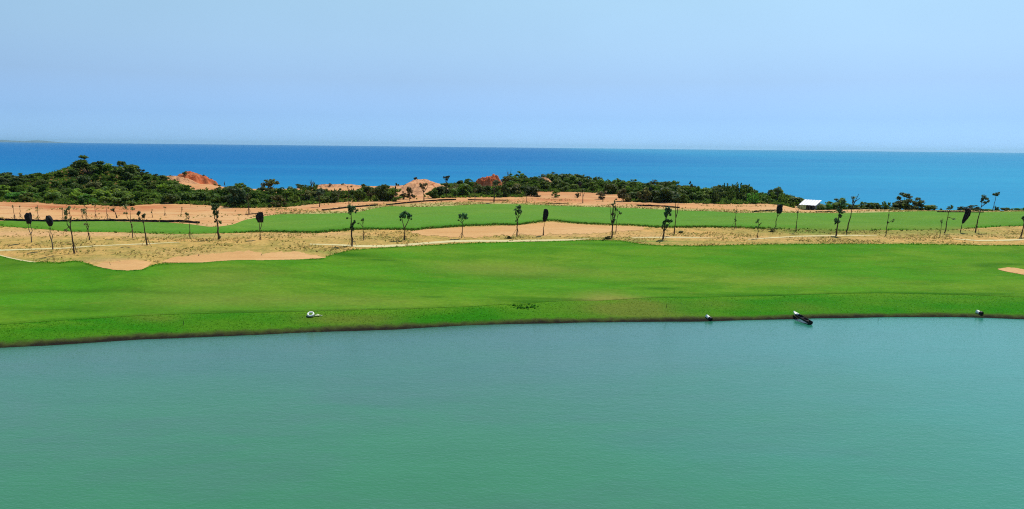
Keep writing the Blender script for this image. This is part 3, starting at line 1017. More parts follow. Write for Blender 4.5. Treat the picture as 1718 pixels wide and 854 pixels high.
tag(tufts("verge_grass", 9000, between(D_fu, D_fu, 0.2, 9.0, 0.8, lambda v: v**1.6, fringe_density), 0.40, "dry_tufts"), "pale dry grass along the top of the far fairway", "dry grass")
tag(tufts("edge_grass", 9000, between(D_fl, D_fl, -1.1, 1.7, 0.8, None, lambda X, D: np.interp(np.interp(X / D, px_to_a(PXS), PXS), [380, 440, 1260, 1320], [.1, 1, 1, .15])), 0.34, "edge_tufts"), "dark grass fringe along the lower edge of the far fairway", "grass")
tag(tufts("fringe_grass", 5000, between(D_nu, D_nu, -0.9, 0.5, 0.8, None, clear_of_sand), 0.22, "green_tufts"), "green grass fringe along the upper edge of the near fairway", "grass")


def sand_weeds(X, D):
    return np.clip(-0.1 + 1.0 * undulate(X * 1.6, D * 2.6, 0.15), 0, 1)


tag(tufts("sand_weeds", 9000, between(D_fu, D_vg, 2.0, 3.0, 0.8, None, sand_weeds), 0.40, "dry_tufts"), "low brown weeds on the bare sand in front of the scrub", "weeds")

# weeds in the hollow on the bank
def hollow_sampler(n):
    return HOLLOW[0] + rng.normal(0, 0.9, n), HOLLOW[1] + rng.normal(0, 0.6, n), rng.uniform(0.8, 1.6, n)


tag(tufts("hollow_weeds", 60, hollow_sampler, 0.26, "hollow_tufts"), "clump of dark weeds in the hollow on the lake bank", "weeds")


# ------------------------------------------------------------------ foliage builders
def leaf_quads(C, N, S, r, elong=1.5):
    """rhombic leaves at centres C facing N with sizes S"""
    m = len(C)
    N = N / np.maximum(np.linalg.norm(N, axis=1, keepdims=True), 1e-6)
    R = r.normal(size=(m, 3))
    A = np.cross(N, R); A /= np.maximum(np.linalg.norm(A, axis=1, keepdims=True), 1e-6)
    B = np.cross(N, A)
    L, Wd = S[:, None] * elong * 0.5, S[:, None] * 0.5
    V = np.stack([C - A * L, C + B * Wd, C + A * L, C - B * Wd], 1).reshape(-1, 3)
    Fq = np.arange(m * 4).reshape(-1, 4)
    return V, Fq


def clump_points(c, rad, n, r, shell=0.5):
    d = r.normal(size=(n, 3))
    d /= np.linalg.norm(d, axis=1, keepdims=True)
    q = shell + (1 - shell) * r.uniform(0, 1, n)**0.6
    P = d * q[:, None]
    return np.asarray(c) + P * np.asarray(rad), d


def bush_proto(kind, seed):
    """unit-size bush: about 1 wide, 1 tall, standing on z=0 -> (crown mesh, trunk mesh)"""
    r = np.random.default_rng(seed)
    Cs, Ns, Ss = [], [], []
    tb = MB()
    if kind == 'dense':
        nc, nl, ls = r.integers(9, 13), 120, 0.085
        for k in range(nc):
            t = r.uniform(0, 6.28); q = 0.36 * math.sqrt(r.uniform())
            hz = r.uniform(0.18, 0.80) * (1 - 0.5 * (q / 0.40)**2)
            rad = np.array([r.uniform(.13, .24)] * 2 + [r.uniform(.12, .20)])
            c = (q * math.cos(t), q * math.sin(t), hz)
            P, d = clump_points(c, rad, nl, r)
            Cs.append(P); Ns.append(d + r.normal(0, .5, d.shape) + [0, 0, .35]); Ss.append(r.uniform(.6, 1.3, nl) * ls)
            if k < 6:
                tb.tube([(c[0] * .12, c[1] * .12, -0.03), (c[0] * .55, c[1] * .55, c[2] * .5), c], [.022, .014, .005], 5)
    elif kind == 'round':
        for k in range(34):
            t = r.uniform(0, 6.28); q = 0.42 * math.sqrt(r.uniform())
            hz = r.uniform(0.10, 0.92) * math.sqrt(max(0.05, 1 - (q / 0.48)**2))
            rad = np.array([r.uniform(.08, .14)] * 2 + [r.uniform(.07, .13)])
            c = (q * math.cos(t), q * math.sin(t), hz)
            P, d = clump_points(c, rad, 50, r, .2)
            Cs.append(P); Ns.append(d + r.normal(0, .7, d.shape)); Ss.append(r.uniform(.5, 1.3, 50) * .06)
            tb.tube([(c[0] * .1, c[1] * .1, -0.03), (c[0] * .5, c[1] * .5, c[2] * .55), (c[0] * 1.08, c[1] * 1.08, c[2] + .08)], [.014, .008, .003], 4)
        for k in range(12):
            t = r.uniform(0, 6.28); q = r.uniform(.2, .44)
            P, d = clump_points((q * math.cos(t), q * math.sin(t), r.uniform(.05, .2)), (.12, .12, .14), 50, r, .2)
            Cs.append(P); Ns.append(d + r.normal(0, .7, d.shape)); Ss.append(r.uniform(.5, 1.3, 50) * .06)
    elif kind == 'loose':
        nc, nl, ls = r.integers(13, 18), 60, 0.08
        for k in range(nc):
            t = r.uniform(0, 6.28); q = 0.42 * math.sqrt(r.uniform())
            hz = r.uniform(0.25, 0.95) * (1 - 0.35 * (q / 0.42)**2)
            rad = np.array([r.uniform(.09, .17)] * 2 + [r.uniform(.08, .15)])
            c = (q * math.cos(t), q * math.sin(t), hz)
            P, d = clump_points(c, rad, nl, r, .25)
            Cs.append(P); Ns.append(d + r.normal(0, .8, d.shape)); Ss.append(r.uniform(.5, 1.3, nl) * ls)
            tb.tube([(c[0] * .1, c[1] * .1, -0.03), (c[0] * .5, c[1] * .5, c[2] * .55), (c[0] * 1.05, c[1] * 1.05, c[2] + .05)], [.02, .012, .004], 5)
    elif kind == 'spiky':
        for k in range(r.integers(9, 13)):
            t = r.uniform(0, 6.28); q = 0.38 * math.sqrt(r.uniform())
            top = r.uniform(.55, 1.0) * (1 - .3 * q)
            b = np.array([q * math.cos(t) * .5, q * math.sin(t) * .5, 0.0])
            e = np.array([q * math.cos(t) * 1.15, q * math.sin(t) * 1.15, top])
            nl = 80
            s = r.uniform(.18, 1, nl)
            P = b + (e - b) * s[:, None] + r.normal(0, 1, (nl, 3)) * (0.085 * (1.15 - s))[:, None] * [1, 1, .7]
            Cs.append(P); Ns.append(r.normal(size=(nl, 3)) * [1, 1, .4]); Ss.append(r.uniform(.5, 1.2, nl) * 0.075)
            tb.tube([b - [0, 0, .03], (b + e) / 2, e], [.018, .010, .003], 5)
    C_, N_, S_ = np.concatenate(Cs), np.concatenate(Ns), np.concatenate(Ss)
    C_[:, 2] = np.maximum(C_[:, 2], 0.02)
    V, Fq = leaf_quads(C_, N_, S_, r)
    crown = fast_mesh("crown", V, Fq, "leaves")
    trunk = mesh_data("trunk", tb.v, tb.f, "bark", True)
    return crown, trunk


PROTO = {'dense': [bush_proto('dense', 100 + i) for i in range(6)],
         'loose': [bush_proto('loose', 200 + i) for i in range(4)],
         'spiky': [bush_proto('spiky', 300 + i) for i in range(3)],
         'round': [bush_proto('round', 400 + i) for i in range(2)]}

DARK = (0.095, 0.172, 0.020)
DEEP = (0.055, 0.108, 0.018)
MID = (0.145, 0.260, 0.024)
LIME = (0.230, 0.390, 0.026)
BRIGHT = (0.105, 0.320, 0.028)
OLIVE = (0.150, 0.165, 0.040)
BROWN = (0.110, 0.082, 0.042)
YELLOW = (0.200, 0.190, 0.060)


def vary(c, amt=0.25):
    f = 1 + random.uniform(-amt, amt)
    return tuple(max(0.004, x * f * (1 + random.uniform(-amt, amt) * 0.5)) for x in c) + (1,)


def bush(kind, loc, w, h, color, label, group=None, cat="bush", name="bush", idx=None, rot=None):
    crown, trunk = random.choice(PROTO[kind]) if idx is None else PROTO[kind][idx]
    o = empty(name, (loc[0], loc[1], loc[2] - 0.05), label, cat, group)
    o.scale = (w, w * random.uniform(.85, 1.15), h)
    o.rotation_euler = (0, 0, random.uniform(0, 6.28) if rot is None else rot)
    c = link("crown", crown, o)
    c.color = color if len(color) == 4 else (*color, 1)
    link("trunk", trunk, o)
    return o


SIL = [(0, 284), (29, 289), (58, 287), (94, 289), (108, 284), (126, 276), (136, 265), (143, 262), (152, 262), (164, 266), (176, 271), (187, 274), (200, 271), (214, 269), (228, 275), (240, 279), (255, 284), (275, 291), (297, 299),
       (310, 310), (330, 316), (368, 312), (380, 310), (391, 305), (412, 311), (444, 308), (470, 309), (497, 313), (523, 305), (530, 306), (543, 316), (573, 316), (592, 314), (605, 308), (630, 307), (650, 308), (662, 316),
       (722, 318), (730, 309), (745, 307), (764, 309), (775, 303), (790, 299), (801, 309), (830, 312), (840, 297), (862, 292), (875, 290), (893, 293), (901, 297), (912, 295), (925, 287), (931, 285), (941, 289), (951, 290), (970, 293), (986, 296), (1000, 297), (1027, 300), (1050, 303), (1074, 301), (1090, 305), (1103, 306), (1124, 303), (1140, 307),
       (1150, 311), (1160, 309), (1173, 318), (1185, 316), (1199, 311), (1215, 313), (1231, 308), (1245, 309), (1257, 312), (1268, 326), (1275, 329), (1287, 320), (1300, 317), (1307, 316), (1315, 328), (1322, 336)]
SX, SY = [p[0] for p in SIL], [p[1] - (4.5 if 1140 < p[0] < 1318 else (2.0 if 720 < p[0] else 0)) for p in SIL]


def belt(x0, x1, n, palette, kinds, label_fn, group, dfrac=(0.0, 1.0), hmin=2.6, hmax=5.0, wr=(1.0, 1.5), fit=0.7, keep=None, even=True):
    for k in range(n):
        px = x0 + (x1 - x0) * ((k + random.random()) / n)
        t = random.uniform(*dfrac) if not even else dfrac[0] + (dfrac[1] - dfrac[0]) * ((k * 0.618034) % 1.0)
        a = float(px_to_a(px))
        d0, d1 = float(np.interp(a, AG, D_vg)), float(np.interp(a, AG, D_bk))
        D = d0 + 1.0 + (d1 - d0) * t
        x, y, zg = at_depth(px, D)
        sil = np.interp(px, SX, SY) + random.choice((-2.2, -1.0, 0, 1, 2.5, 4.0))
        room = z_at_px(px, sil, D) - zg
        h = random.uniform(hmin, hmax)
        if t > fit:
            h = min(max(room, 2.0), 7.5)
        h = max(1.6, min(h, room))
        if room < 1.0:
            continue
        if keep and not keep(px, t, y):
            continue
        pal = random.choices([q[0] for q in palette], [q[1] for q in palette])[0]
        kind = random.choices([q[0] for q in kinds], [q[1] for q in kinds])[0]
        row = "on the front edge of" if t < dfrac[0] + 0.22 * (dfrac[1] - dfrac[0]) else ("on the skyline of" if t > fit else "in the middle of")
        if row == "in the middle of" and random.random() < (0.40 if "below" in label_fn else 0.70):
            SCRUB.append((kind, x, y, zg - 0.05, h * random.uniform(*wr) * 1.1, h * 1.04))
            continue
        bush(kind, (x, y, zg), h * random.uniform(*wr) * 1.1, h * 1.04, vary(pal), f"{CW[pal]} {KD[kind]} bush {row} {label_fn}", group)


CW = {DARK: "dark green", DEEP: "blackish green", MID: "mid green", LIME: "yellow green", BRIGHT: "bright green", OLIVE: "olive", BROWN: "brown"}
SCRUB = []
KD = {'round': 'domed', 'dense': 'rounded', 'loose': 'loose', 'spiky': 'spiky'}
belt(-60, 300, 74, [(DARK, 4), (DEEP, 3), (MID, 2), (OLIVE, 1)], [('dense', 6), ('loose', 2)],
     "the coastal hill thicket", "dark scrub on the coastal hill", (0.35, 1.0), 2.6, 4.4, (1.1, 1.6), 0.72)
belt(-60, 300, 46, [(BRIGHT, 3), (LIME, 5), (MID, 2), (DARK, 1)], [('dense', 6), ('loose', 1)],
     "the thicket below the hill", "bright bushes below the coastal hill", (0.0, 0.34), 2.4, 4.0, (1.2, 1.7), 2.0)
belt(285, 560, 52, [(DARK, 4), (MID, 3), (DEEP, 2), (OLIVE, 2)], [('dense', 6), ('loose', 2), ('spiky', 1)],
     "the scrub under the red bank", "scrub belt under the red bank", (0.0, 0.55), 2.8, 4.6, (1.0, 1.5), 0.40)
belt(560, 664, 14, [(DARK, 3), (OLIVE, 2), (MID, 2), (BROWN, 1)], [('dense', 3), ('loose', 3), ('spiky', 1)],
     "the clump left of the sand bluff", "scrub clump left of the sand bluff", (0.0, 0.25), 2.6, 5.0, (0.9, 1.3), 0.10)
belt(724, 900, 50, [(DARK, 4), (DEEP, 3), (MID, 2), (OLIVE, 2)], [('dense', 5), ('loose', 3)],
     "the scrub around the red knob", "scrub around the red rock knob", (0.0, 0.9), 3.0, 5.2, (0.95, 1.4), 0.55,
     keep=lambda px, t, y: not (800 < px < 842 and y > 272))
belt(890, 1050, 40, [(MID, 4), (DARK, 4), (DEEP, 2), (OLIVE, 1)], [('dense', 5), ('loose', 3)],
     "the scrub behind the sand clearing", "scrub rise behind the sand clearing", (0.30, 1.0), 3.0, 5.0, (0.95, 1.4), 0.65)
belt(1045, 1150, 34, [(DARK, 4), (DEEP, 3), (MID, 2), (OLIVE, 1)], [('dense', 5), ('loose', 2)],
     "the scrub right of the clearing", "dense scrub behind the right silt fence", (0.0, 0.9), 3.0, 4.8, (0.95, 1.4), 0.45)
belt(1146, 1262, 28, [(DARK, 3), (MID, 4), (BRIGHT, 1), (DEEP, 2)], [('dense', 4), ('spiky', 4)],
     "the scrub left of the shed", "scrub belt left of the shed", (0.0, 0.9), 2.8, 4.8, (0.8, 1.2), 0.35)
belt(1258, 1340, 16, [(DARK, 3), (MID, 3), (BRIGHT, 1)], [('dense', 3), ('spiky', 3), ('loose', 2)],
     "the thin scrub beside the shed", "thin scrub just left of the shed", (0.0, 0.9), 2.2, 4.4, (0.9, 1.3), 0.35)

# the bushes in the depth of the thickets that read as one mass
def scrub_mass():
    Vs, Fs, n = [], [], 0
    for kind, x, y, z, w, h in SCRUB:
        me = random.choice(PROTO[kind])[0]
        co = np.empty(len(me.vertices) * 3, dtype=np.float32)
        me.vertices.foreach_get("co", co)
        co = co.reshape(-1, 3)
        t = random.uniform(0, 6.28)
        c, q = math.cos(t), math.sin(t)
        P = np.stack([(co[:, 0] * c - co[:, 1] * q) * w + x, (co[:, 0] * q + co[:, 1] * c) * w + y, co[:, 2] * h + z], -1)
        Vs.append(P)
        Fs.append(np.arange(len(P)).reshape(-1, 4) + n)
        n += len(P)
    return link("coastal_scrub", fast_mesh("coastal_scrub", np.concatenate(Vs), np.concatenate(Fs), "scrub_leaves"))


tag(scrub_mass(), "merged mass of green scrub in the depth of the coastal thickets", "scrub", kind="stuff")


# fill under the thickets
def scrub_fill(n):
    a = rng.uniform(float(px_to_a(-80)), float(px_to_a(1330)), n)
    px = np.interp(a, px_to_a(PXS), PXS)
    v = rng.uniform(0, 1, n)
    L, Hh = np.interp(a, AG, D_vg), np.interp(a, AG, D_bk)
    D = L + (Hh - L) * v
    k = np.interp(px, [290, 310, 550, 580, 660, 662, 724, 726, 885, 900, 1040, 1050, 1255, 1300], [1, 1, 1, .5, .5, .02, .02, 1, 1, 1, 1, 1, 1, .4])
    lo = np.interp(px, [880, 900, 1040, 1050], [0, .30, .30, 0])
    hi = np.interp(px, [290, 310, 720, 730], [1, .55, .5, .95])
    keep = (rng.uniform(0, 1, n) < k) & (v > lo) & (v < hi) & ~((px > 795) & (px < 845) & (D > 285))
    return (a * D)[keep], D[keep], rng.uniform(.6, 1.5, keep.sum())


tag(tufts("undergrowth", 46000, scrub_fill, 0.8, "scrub_leaves", 5), "low dense undergrowth filling the ground beneath the coastal scrub", "undergrowth")


# small shrubs dotted over the red bank and the sand humps
for px_, D_ in ((312, 312), (322, 320), (333, 322), (343, 316), (352, 320), (361, 314), (480, 318), (505, 320), (555, 314), (575, 316), (590, 312), (610, 318), (470, 322), (425, 326), (680, 296), (668, 300), (698, 290), (738, 276)):
    xx, yy, zz = at_depth(px_, D_)
    deps = bpy.context.evaluated_depsgraph_get() if False else None
    best = zz
    for mo in MOUNDS:
        vs = mo[1]
        k = np.argmin((vs[:, 0] - xx)**2 + (vs[:, 1] - yy)**2)
        if (vs[k, 0] - xx)**2 + (vs[k, 1] - yy)**2 < 1.0:
            best = max(best, vs[k, 2])
    hh = random.uniform(.8, 1.7)
    bush(random.choice(('loose', 'dense')), (xx, yy, best), hh * random.uniform(1.1, 1.8), hh, vary(random.choice((DEEP, DARK, OLIVE, BROWN))),
         "small dark shrub dotted on the bare red earth along the coast", "small shrubs on the bare red earth")


# individually placed bushes
def solo(kind, px0, px1, ytop, ybase, color, label, dD=0.0, cat="bush", name="bush", idx=None, group=None, D=None):
    pxc = (px0 + px1) / 2
    if D is None:
        a = float(px_to_a(pxc))
        D = float(np.interp(a, AG, D_vg)) + dD
    x, y, z = at_depth(pxc, D)
    h = z_at_px(pxc, ytop, D) - z
    w = (px1 - px0) / F * D
    return bush(kind, (x, y, z), w * 1.08, max(0.6, h) * 1.03, (*color, 1), label, group, cat, name, idx)


solo('round', 1500, 1547, 321, 353, (0.075, 0.115, 0.036), "large open round bush standing alone against the sea right of the shed", 5)
solo('dense', 1494, 1526, 337, 353, DARK, "small dark bush under the left side of the large round bush", 3)
solo('dense', 1540, 1577, 341, 355, MID, "green bush touching the right side of the large round bush", 5)
solo('round', 1450, 1480, 337, 352, DARK, "low dark bush left of the large round bush", 6)
solo('spiky', 1478, 1500, 337, 353, MID, "small upright bush between the low dark bush and the large round bush", 6)
solo('dense', 1425, 1452, 342, 351, DARK, "low dark bush at the foot of the sparse leaning tree", 6)
solo('round', 1388, 1432, 331, 350, MID, "broad green bush on the coast right behind the tall dark leafy tree", 8)
solo('round', 1612, 1646, 343, 356, (0.05, 0.095, 0.035), "green bush on the coast behind the tattered wrapped tree", 4)
solo('dense', 1634, 1652, 348, 356, DARK, "small dark bush just right of the tattered wrapped tree", 4)
solo('dense', 1652, 1672, 349, 356, BRIGHT, "low green bush at the foot of the slender crowned palm", 5)
solo('spiky', 1668, 1678, 344, 356, DARK, "narrow dark bush right beside the slender crowned palm", 5)
solo('dense', 1680, 1702, 347, 355, (0.06, 0.12, 0.05), "low pale green bush near the right edge of the far fairway", 5)
solo('dense', 1702, 1742, 349, 355, BRIGHT, "low green bush at the right end of the far fairway", 6)
solo('dense', 1318, 1350, 325, 349, (0.075, 0.160, 0.026), "rounded green tree right beside the shed on its left", 18)
solo('loose', 1070, 1094, 312, 338, YELLOW, "yellowish pale shrub in front of the dark middle scrub", 0.5)
solo('dense', 1094, 1137, 304, 340, DEEP, "very dark broad bush right of the yellowish shrub", 1.0)
solo('dense', 1112, 1136, 301, 330, (0.075, 0.150, 0.030), "light green crowned tree rising behind the very dark broad bush", 22)
solo('dense', 628, 656, 305, 338, (0.085, 0.125, 0.025), "yellow green rounded bush at the left end of the orange bluff", 3)
solo('dense', 372, 410, 304, 347, (0.028, 0.085, 0.028), "big fresh green rounded bush under the right end of the red bank", 2)
solo('loose', 436, 466, 298, 325, OLIVE, "sparse twiggy olive shrub on the low sand crest", 55)
solo('dense', 494, 514, 307, 318, DEEP, "flat dark bush on the pinkish sand hump", 88)
solo('dense', 526, 546, 307, 338, (0.025, 0.065, 0.022), "dark rounded tree at the right end of the left middle scrub", 12)
solo('loose', 923, 941, 318, 336, MID, "small round bush on the orange clearing", 2)
solo('loose', 1000, 1018, 322, 337, BROWN, "brown leafless shrub on the right part of the orange clearing", 4)
solo('dense', 896, 908, 326, 333, BROWN, "low brown shrub at the left of the orange clearing", 2)
solo('loose', 963, 974, 322, 338, BROWN, "reddish brown shrub beside the wrapped sapling on the clearing", 3)
solo('loose', 670, 684, 320, 334, BROWN, "small brown shrub on the sand left of the orange bluff", 6)
solo('loose', 681, 695, 312, 334, BROWN, "taller brown twiggy shrub leaning over the left edge of the bluff", 5)
for k, px_ in enumerate((1378, 1392, 1406, 1420, 1438, 1448, 1470, 1486, 1556, 1568, 1580, 1626, 1658, 1676, 1692, 1708)):
    a_ = float(px_to_a(px_))
    xx, yy, zz = at_depth(px_, float(np.interp(a_, AG, D_vg)) + random.uniform(3, 11))
    hh = random.uniform(1.1, 2.5) if px_ < 1500 else random.uniform(.7, 1.5)
    kd_ = random.choice(('round', 'dense', 'loose'))
    rat, pl = random.uniform(1.2, 1.8), random.choice((DARK, MID, OLIVE, BRIGHT))
    bush(kd_, (xx, yy, zz), hh * rat, hh, vary(pl), f"low {CW[pl]} {KD[kd_]} bush in the " + ("hedge between the shed and large round bush" if px_ < 1500 else "hedge right of the large round bush"), "low coastal hedge right of the shed")
for px0, px1, yt, lab in ((1138, 1147, 385, "dark low shrub right of the forked bare tree"), (1290, 1302, 383, "small dark shrub below the wrapped tree near the shed"),
                          (1016, 1030, 395, "low green shrub at the foot of the upright twiggy tree"), (850, 858, 394.5, "small dark weed clump left of the slim leafy tree")):
    xb, yb, zb = ground_at((px0 + px1) / 2, yt + 6)
    w = (px1 - px0) / F * yb
    bush('loose' if px0 > 1280 else 'dense', (xb, yb, zb), w * 1.1, 0.75, (*OLIVE, 1), lab)


# ------------------------------------------------------------------ young trees
def young_tree(label, base, trunk, forks=(), clumps=(), color=DARK, stakes=3, r0=0.11, bark="bark", leaf=0.30, group="young trees planted in the dry strip", D=None, name="young_tree", cat="tree", seed=None):
    if D is None:
        x, y, z = ground_at(*base)
    else:
        x, y, z = at_depth(base[0], D)
    s = math.hypot(x, y) / F / math.sqrt(1 + ((base[0] - CX) / F)**2) * 1.0
    r = np.random.default_rng(seed if seed is not None else int(base[0] * 13 + base[1]))
    root = empty(name, (x, y, z), label, cat, group)

    def loc(p, dy=0.0):
        return Vector(((p[0] - base[0]) * s, dy, (base[1] - p[1]) * s))
    tb = MB()
    tp = [loc(base) + Vector((0, 0, -0.15))]
    pts = list(trunk)
    cur = [loc(base)] + [loc(p, r.normal(0, .08)) for p in pts]
    fine = [tp[0]]
    for i in range(len(cur) - 1):
        for t in (0.0, 0.5):
            fine.append(cur[i].lerp(cur[i + 1], t) + Vector((r.normal(0, .035), r.normal(0, .035), 0)) * (1 if i + t > 0 else 0))
    fine.append(cur[-1])
    nf = len(fine)
    r0 *= 1.3
    tb.tube(fine, [r0 * (1 - 0.72 * k / (nf - 1)) + (0.03 if k == 0 else 0) for k in range(nf)], 7)
    ends = [cur[-1]]
    for fk in forks:
        f0 = [loc(p, (0 if i == 0 else r.normal(0, .2))) for i, p in enumerate(fk)]
        tb.tube(f0, [r0 * 0.6 * (1 - 0.6 * k / (len(f0) - 1)) for k in range(len(f0))], 6)
        ends.append(f0[-1])
    Cs, Ns, Ss = [], [], []
    for (cx_, cy_, rx, ry, n) in clumps:
        c = loc((cx_, cy_), r.normal(0, 0.15 * rx * s))
        rad = (rx * s, rx * s * 0.95, ry * s)
        # small sub-clumps so the outline stays uneven
        k = max(2, int(n / 10))
        sub, _ = clump_points(c, np.array(rad) * 0.92, k, r, 0.2)
        for q in sub:
            m = max(6, int(n * 1.7) // k)
            P, d = clump_points(q, np.array(rad) * 0.42, m, r, 0.1)
            Cs.append(P); Ns.append(d + r.normal(0, .7, d.shape)); Ss.append(r.uniform(.6, 1.25, m) * leaf * 1.12)
            near = min(ends + cur[1:], key=lambda e: (e - Vector(q)).length)
            if r.uniform() < 0.7:
                tb.tube([near, near.lerp(Vector(q), .5) + Vector((0, 0, .05)), Vector(q)], [r0 * .24, r0 * .17, r0 * .09], 4, False)
    tb.build("trunk", bark, root)
    if Cs:
        V, Fq = leaf_quads(np.concatenate(Cs), np.concatenate(Ns), np.concatenate(Ss), r)
        c = link("crown", fast_mesh("crown", V, Fq, "leaves"), root)
        c.color = (*[min(.3, v * 2.9) for v in color], 1)
    if stakes:
        a0 = r.uniform(0, 6.28)
        hh = min(1.75, (base[1] - trunk[-1][1]) * s * 0.33)
        for k in range(stakes):
            t = a0 + k * 2 * math.pi / stakes + r.uniform(-.25, .25)
            R_ = hh * r.uniform(.48, .66)
            gx, gy = R_ * math.cos(t), R_ * math.sin(t)
            gz = float(zfun(x + gx, y + gy)) - z
            MB().tube([(gx, gy, gz - 0.1), (gx * .06, gy * .06, hh * r.uniform(.9, 1.05))], [.034, .030], 5).build("stake", "stake_wood", root)
    return root, loc, s, r


def add_net(root, loc, s, r, axis, radii, folds=5):
    """black shade net tied round a crown: lumpy folded sack lofted along an axis"""
    n, sides = len(axis), 18
    ax = [loc(p) for p in axis]
    # resample
    pts, rad = [], []
    for i in range(n - 1):
        for t in (0, 1 / 3, 2 / 3):
            pts.append(ax[i].lerp(ax[i + 1], t)); rad.append(radii[i] * (1 - t) + radii[i + 1] * t)
    pts.append(ax[-1]); rad.append(radii[-1])
    V, Fq = [], []
    ph = r.uniform(0, 6.28, 4)
    for i, (p, q) in enumerate(zip(pts, rad)):
        for k in range(sides):
            t = 2 * math.pi * k / sides
            f = 1 + 0.12 * math.sin(folds * t + ph[0] + i * .3) + 0.08 * math.sin(3 * t + ph[1] - i * .5) + r.normal(0, .05)
            V.append(p + Vector((math.cos(t), math.sin(t), 0)) * q * s * f + Vector((0, 0, r.normal(0, .05) + (0.22 * s * q * math.sin(2 * t + ph[2]) if i in (0, len(pts) - 1) else 0))))
    for i in range(len(pts) - 1):
        for k in range(sides):
            k2 = (k + 1) % sides
            Fq.append((i * sides + k, i * sides + k2, (i + 1) * sides + k2, (i + 1) * sides + k))
    Fq.append(tuple(range(sides))[::-1])
    Fq.append(tuple((len(pts) - 1) * sides + k for k in range(sides)))
    link("shade_net", mesh_data("shade_net", V, Fq, "black_net", False), root)


NG = "young trees with their crowns wrapped in black net"


def wrapped(label, base, trunk, forks, axis, radii, stakes=0, r0=0.10, D=None):
    root, loc, s, r = young_tree(label, base, trunk, forks, (), stakes=stakes, r0=r0, group=NG, D=D, name="wrapped_tree", bark="pale_bark" if base[0] < 100 else "bark")
    add_net(root, loc, s, r, axis, radii)


wrapped("wrapped tree with a boxy black net on a forked pale trunk at far left", (53, 407), [(52.5, 397), (52.8, 392)],
        [[(52.8, 392.5), (50, 386), (49.5, 378), (50.5, 371)], [(52.8, 392.5), (55.5, 387), (54.2, 378), (53.5, 371)]],
        [(51.5, 374.5), (50, 368), (49.5, 361), (51.5, 356.5)], [3.2, 5.2, 5.4, 3.0])
wrapped("wrapped tree with an egg shaped black net on a twisted trunk at far left", (88.6, 419), [(88, 408), (85.4, 399), (86.5, 388), (87, 378)],
        [[(87.5, 403), (89, 396), (88.4, 388)]], [(87.8, 379), (87, 374), (85.3, 367), (84, 361.5)], [1.6, 4.8, 5.2, 2.6])
wrapped("wrapped tree with a square black net on a Y shaped trunk behind the crescent bunker", (436.6, 402.5), [(436.6, 392), (436.4, 385)],
        [[(436.4, 386), (435.3, 378), (435.2, 370)], [(436.4, 386), (439.5, 378), (440.2, 371)]], [(437.6, 372), (437.3, 367), (437.4, 361), (438, 356.5)], [4.4, 5.8, 5.8, 4.6], 2)
wrapped("wrapped tree with a narrow upright black net above the wide orange bunker", (911.5, 395), [(912, 384), (913, 373)], [],
        [(913, 372), (914, 366), (915.2, 358), (915, 351)], [1.6, 4.0, 4.2, 3.2], 2)
wrapped("wrapped tree with a black sack on a forked trunk left of the shed", (1301.5, 381.5), [(1302, 372), (1303, 363), (1303.5, 356)],
        [[(1303.2, 363), (1307, 358.5), (1308.5, 355)]], [(1306, 357.5), (1306.2, 353), (1306.3, 348), (1306.5, 343.5)], [3.2, 4.9, 4.6, 4.0])
wrapped("wrapped tree with a tattered black net hanging aslant against the far fairway", (1610.8, 390), [(1612.6, 382), (1614.5, 373)], [],
        [(1614.3, 374.5), (1616.5, 368), (1619.5, 361), (1620.8, 355), (1620.5, 350)], [1.4, 3.4, 4.4, 4.2, 4.6])

T = young_tree
T("tall thin young tree with a sparse speckled crown, nearest the lake at left", (125, 426), [(123.5, 410), (122.5, 395), (121.8, 378), (121.5, 358)], [[(122, 386), (117, 376), (114, 368)], [(121.8, 372), (125, 362)]],
  [(116, 357, 7, 9, 46), (121, 350, 6, 5, 26), (113.5, 385, 2.2, 4, 12), (121, 366, 4, 6, 16)], (0.10, 0.11, 0.045), 3, .13, leaf=.26)
T("short sparse sapling with splayed props, right of the tall thin speckled tree", (150, 403), [(149, 392), (148.5, 382), (147, 366)], [[(148.7, 386), (146, 380), (144.5, 374)], [(148.5, 384), (152, 375)]],
  [(147, 356, 7, 10, 30), (145, 376, 3, 3, 8)], (0.10, 0.12, 0.05), 3, .10, leaf=.26)
T("young tree with a tall thin yellowish crown, left of the tree with dark clumps", (222.8, 399.5), [(222.5, 388), (221.5, 375), (220.5, 356)], [[(221.5, 374), (216, 364), (214, 356)]],
  [(219, 348, 9, 8, 40), (222.3, 379, 1.5, 4, 10), (214, 358, 4, 4, 12)], (0.10, 0.13, 0.045), 3, .09, leaf=.26)
T("young tree with two dark leaf clumps beside the far left silt fence", (246.8, 412), [(245.6, 400), (244.6, 388), (243, 374), (240, 366)], [[(243, 374), (236.5, 366), (234.5, 360)], [(243, 373), (245.5, 362)]],
  [(234.8, 358, 4.6, 4.6, 44), (242.5, 364, 3.8, 4, 34), (244, 359, 3, 3, 14), (236, 366, 2.5, 3, 14)], (0.030, 0.035, 0.020), 3, .12, leaf=.27)
T("small sapling with a flat brown tuft at the end of the far left silt fence", (319, 401), [(318.8, 390), (318.6, 378), (318, 362)], [[(318.2, 367), (314.5, 362)], [(318.2, 367), (321.5, 361)]],
  [(317.3, 359.5, 5.5, 2.6, 36)], (0.075, 0.075, 0.025), 2, .08, leaf=.26)
T("tall dark leafy tree standing where the far fairway narrows", (366.5, 402), [(366.4, 390), (366, 376), (365.4, 362), (364.6, 348)], [[(366, 371), (362, 366), (361.5, 360)], [(365.6, 360), (369, 352)]],
  [(364, 345, 7, 7.5, 110), (363, 354, 6, 6, 60), (369.5, 372, 3.2, 4, 14), (362.5, 373, 2.4, 4, 10), (366, 362, 3, 6, 22), (369.5, 398.5, 2, 2, 10)], (0.035, 0.060, 0.022), 3, .15, leaf=.30)
